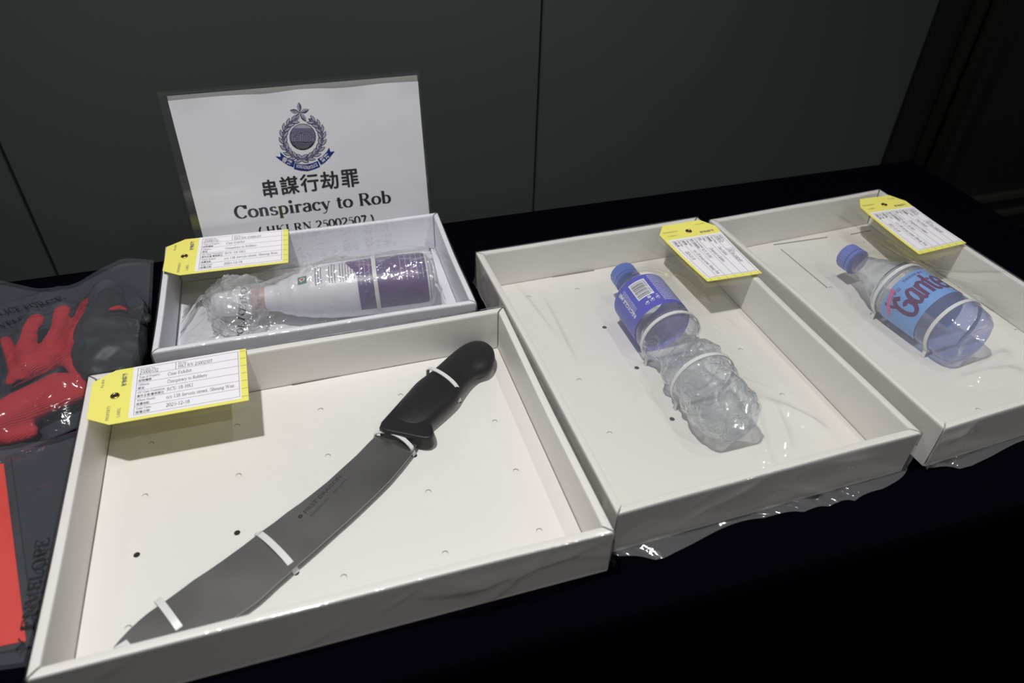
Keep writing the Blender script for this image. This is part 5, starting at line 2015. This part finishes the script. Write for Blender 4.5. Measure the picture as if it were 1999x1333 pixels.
def leaf(ink, cx, cy, a, L, w, n=7):
    ca, sa = math.cos(a), math.sin(a)
    up_, dn = [], []
    for k in range(n + 1):
        t = -1 + 2 * k / n
        h = w * (1 - t * t)
        up_.append((cx + ca * t * L - sa * h, cy + sa * t * L + ca * h))
        dn.append((cx + ca * t * L + sa * h, cy + sa * t * L - ca * h))
    ink.poly(up_ + dn[::-1][1:-1])


# flower of five petals
fc = (630, 365)
for px, py, bend in ((615, 225, 8), (755, 325, -10), (720, 490, 10), (560, 492, -16), (495, 335, 12)):
    dx, dy = px - fc[0], py - fc[1]
    L = math.hypot(dx, dy)
    a = math.atan2(dy, dx)
    leaf(dark, fc[0] + dx * .56, fc[1] + dy * .56, a, L * .5, 31)
    leaf(light, fc[0] + dx * .56 - math.sin(a) * -6, fc[1] + dy * .56 - math.cos(a) * 6, a, L * .43, 21)
    leaf(mid, fc[0] + dx * .62 + 3, fc[1] + dy * .62 + 4, a + .12, L * .30, 8)
    dark.stroke([(fc[0], fc[1]), (fc[0] + dx * .5, fc[1] + dy * .5)], lambda t: 5)
# wreath: pairs of leaves up both arms
cc = (672, 730)
for sgn, a_from, a_to in ((-1, 100, 246), (1, 84, -62)):
    for k in range(9):
        f = k / 8
        th = math.radians(a_from + (a_to - a_from) * f)
        rx, ry = 282, 305
        x = cc[0] + rx * math.cos(th)
        y = cc[1] + ry * math.sin(th) * (1.0 if math.sin(th) > 0 else .92)
        tan = th + (math.pi / 2 if sgn < 0 else -math.pi / 2)
        for q, rad in ((-.42, 34), (.42, -34), (0.0, 0)):
            a = tan + q * (1 if sgn < 0 else -1)
            ox, oy = math.cos(th) * rad, math.sin(th) * rad
            leaf(dark, x + ox, y + oy, a, 62, 24)
            leaf(light if q != 0 else mid, x + ox + 1, y + oy - 1, a, 51, 15)
            dark.stroke([(x + ox - 36 * math.cos(a), y + oy - 36 * math.sin(a)), (x + ox + 36 * math.cos(a), y + oy + 36 * math.sin(a))], lambda t: 3)
# crossed stems
dark.stroke([(690, 1075), (720, 1030), (712, 985)], lambda t: 13)
dark.stroke([(760, 1072), (725, 1030), (745, 985)], lambda t: 13)
# central disc with skyline
dc = (672, 718)


def disc_chord(y0, y1, r, n=14):
    pts = []
    f = lambda y: math.sqrt(max(0, r * r - (y - dc[1]) ** 2))
    ys = [y0 + (y1 - y0) * k / n for k in range(n + 1)]
    return [(dc[0] - f(y), y) for y in ys] + [(dc[0] + f(y), y) for y in reversed(ys)]


ring = Ink(); ring.dot(dc[0], dc[1], 192, 48)
bands = [(526, 590, 'light'), (590, 640, 'mid'), (640, 790, 'mid'), (790, 905, 'dark')]
disc = {'light': Ink(), 'mid': Ink(), 'dark': Ink()}
for y0, y1, c in bands:
    disc[c].poly(disc_chord(y0, y1, 183))
det = {'light': Ink(), 'dark': Ink()}
rnd = random.Random(12)
x = 510
while x < 830:
    w = rnd.uniform(20, 40)
    h = rnd.uniform(60, 165)
    det['dark'].stroke([(x, 788), (x, 788 - h)], lambda t: 4)
    for yy in np.arange(788 - h + 12, 780, 22):
        det['light'].rect(x + 6, yy, x + w - 6, yy + 8)
    det['dark'].rect(x, 788 - h, x + w, 788 - h + 5)
    x += w
for k in range(5):
    yy = 805 + k * 18
    hw = 150 - k * 20
    det['light'].stroke([(dc[0] - hw, yy + 6), (dc[0] - hw * .4, yy - 4), (dc[0] + hw * .3, yy + 5), (dc[0] + hw, yy - 4)], lambda t: 4.5)
# ribbon
navy.poly([(345, 930), (400, 985), (470, 1030), (560, 1065), (540, 1158), (455, 1125), (370, 1070), (278, 998), (355, 1005)])
navy.poly([(560, 1092), (650, 1110), (735, 1112), (810, 1095), (890, 1062), (925, 1150), (840, 1185), (745, 1214), (640, 1205), (545, 1182)])
navy.poly([(885, 1035), (960, 995), (1020, 930), (1055, 870), (1072, 932), (1135, 925), (1060, 1020), (990, 1090), (935, 1122)])


def rib(s, p0, p1, hgt, bold, serif=False):
    l = Ink()
    l.sans(s, 0, 0, 1.0, bold)
    w = sans2d(s, bold)[2]
    d = np.array(p1, float) - np.array(p0, float)
    n = np.array([d[1], -d[0]]) / np.linalg.norm(d)
    white.merge(l, lambda p: tuple(np.array(p0) + d * (p[0] / w) + n * hgt * p[1]))


rib('香港', (365, 1055), (500, 1125), 78, .02)
rib('HONG KONG', (580, 1160), (765, 1185), 72, .02)
rib('POLICE', (780, 1183), (893, 1135), 72, .02)
rib('警察', (950, 1085), (1065, 995), 74, .02)
crest_parts = ((ring, 'crest_dark', 0.0), (dark, 'crest_dark', .00008), (light, 'crest_light', .00016), (mid, 'crest_mid', .0002), (disc['light'], 'crest_light', .0001), (disc['mid'], 'crest_mid', .0001), (disc['dark'], 'crest_dark', .0001),
               (det['dark'], 'crest_dark', .0002), (det['light'], 'crest_light', .00024), (navy, 'navy', .0001), (white, 'white_print', .00024))
for nm, sel, mt in (('crest_dark_print', (0, 1, 6, 7), 'crest_dark'), ('crest_light_print', (2, 4, 8), 'crest_light'), ('crest_mid_print', (3, 5), 'crest_mid'), ('crest_ribbon', (9,), 'navy'), ('ribbon_lettering', (10,), 'white_print')):
    mb = MB()
    for i in sel:
        ik, _, of = crest_parts[i]
        ik.to(lambda x, y: cp(x, y, OFF - .00015 + of), mb)
    part(nm, mb, MAT[mt], sheet)
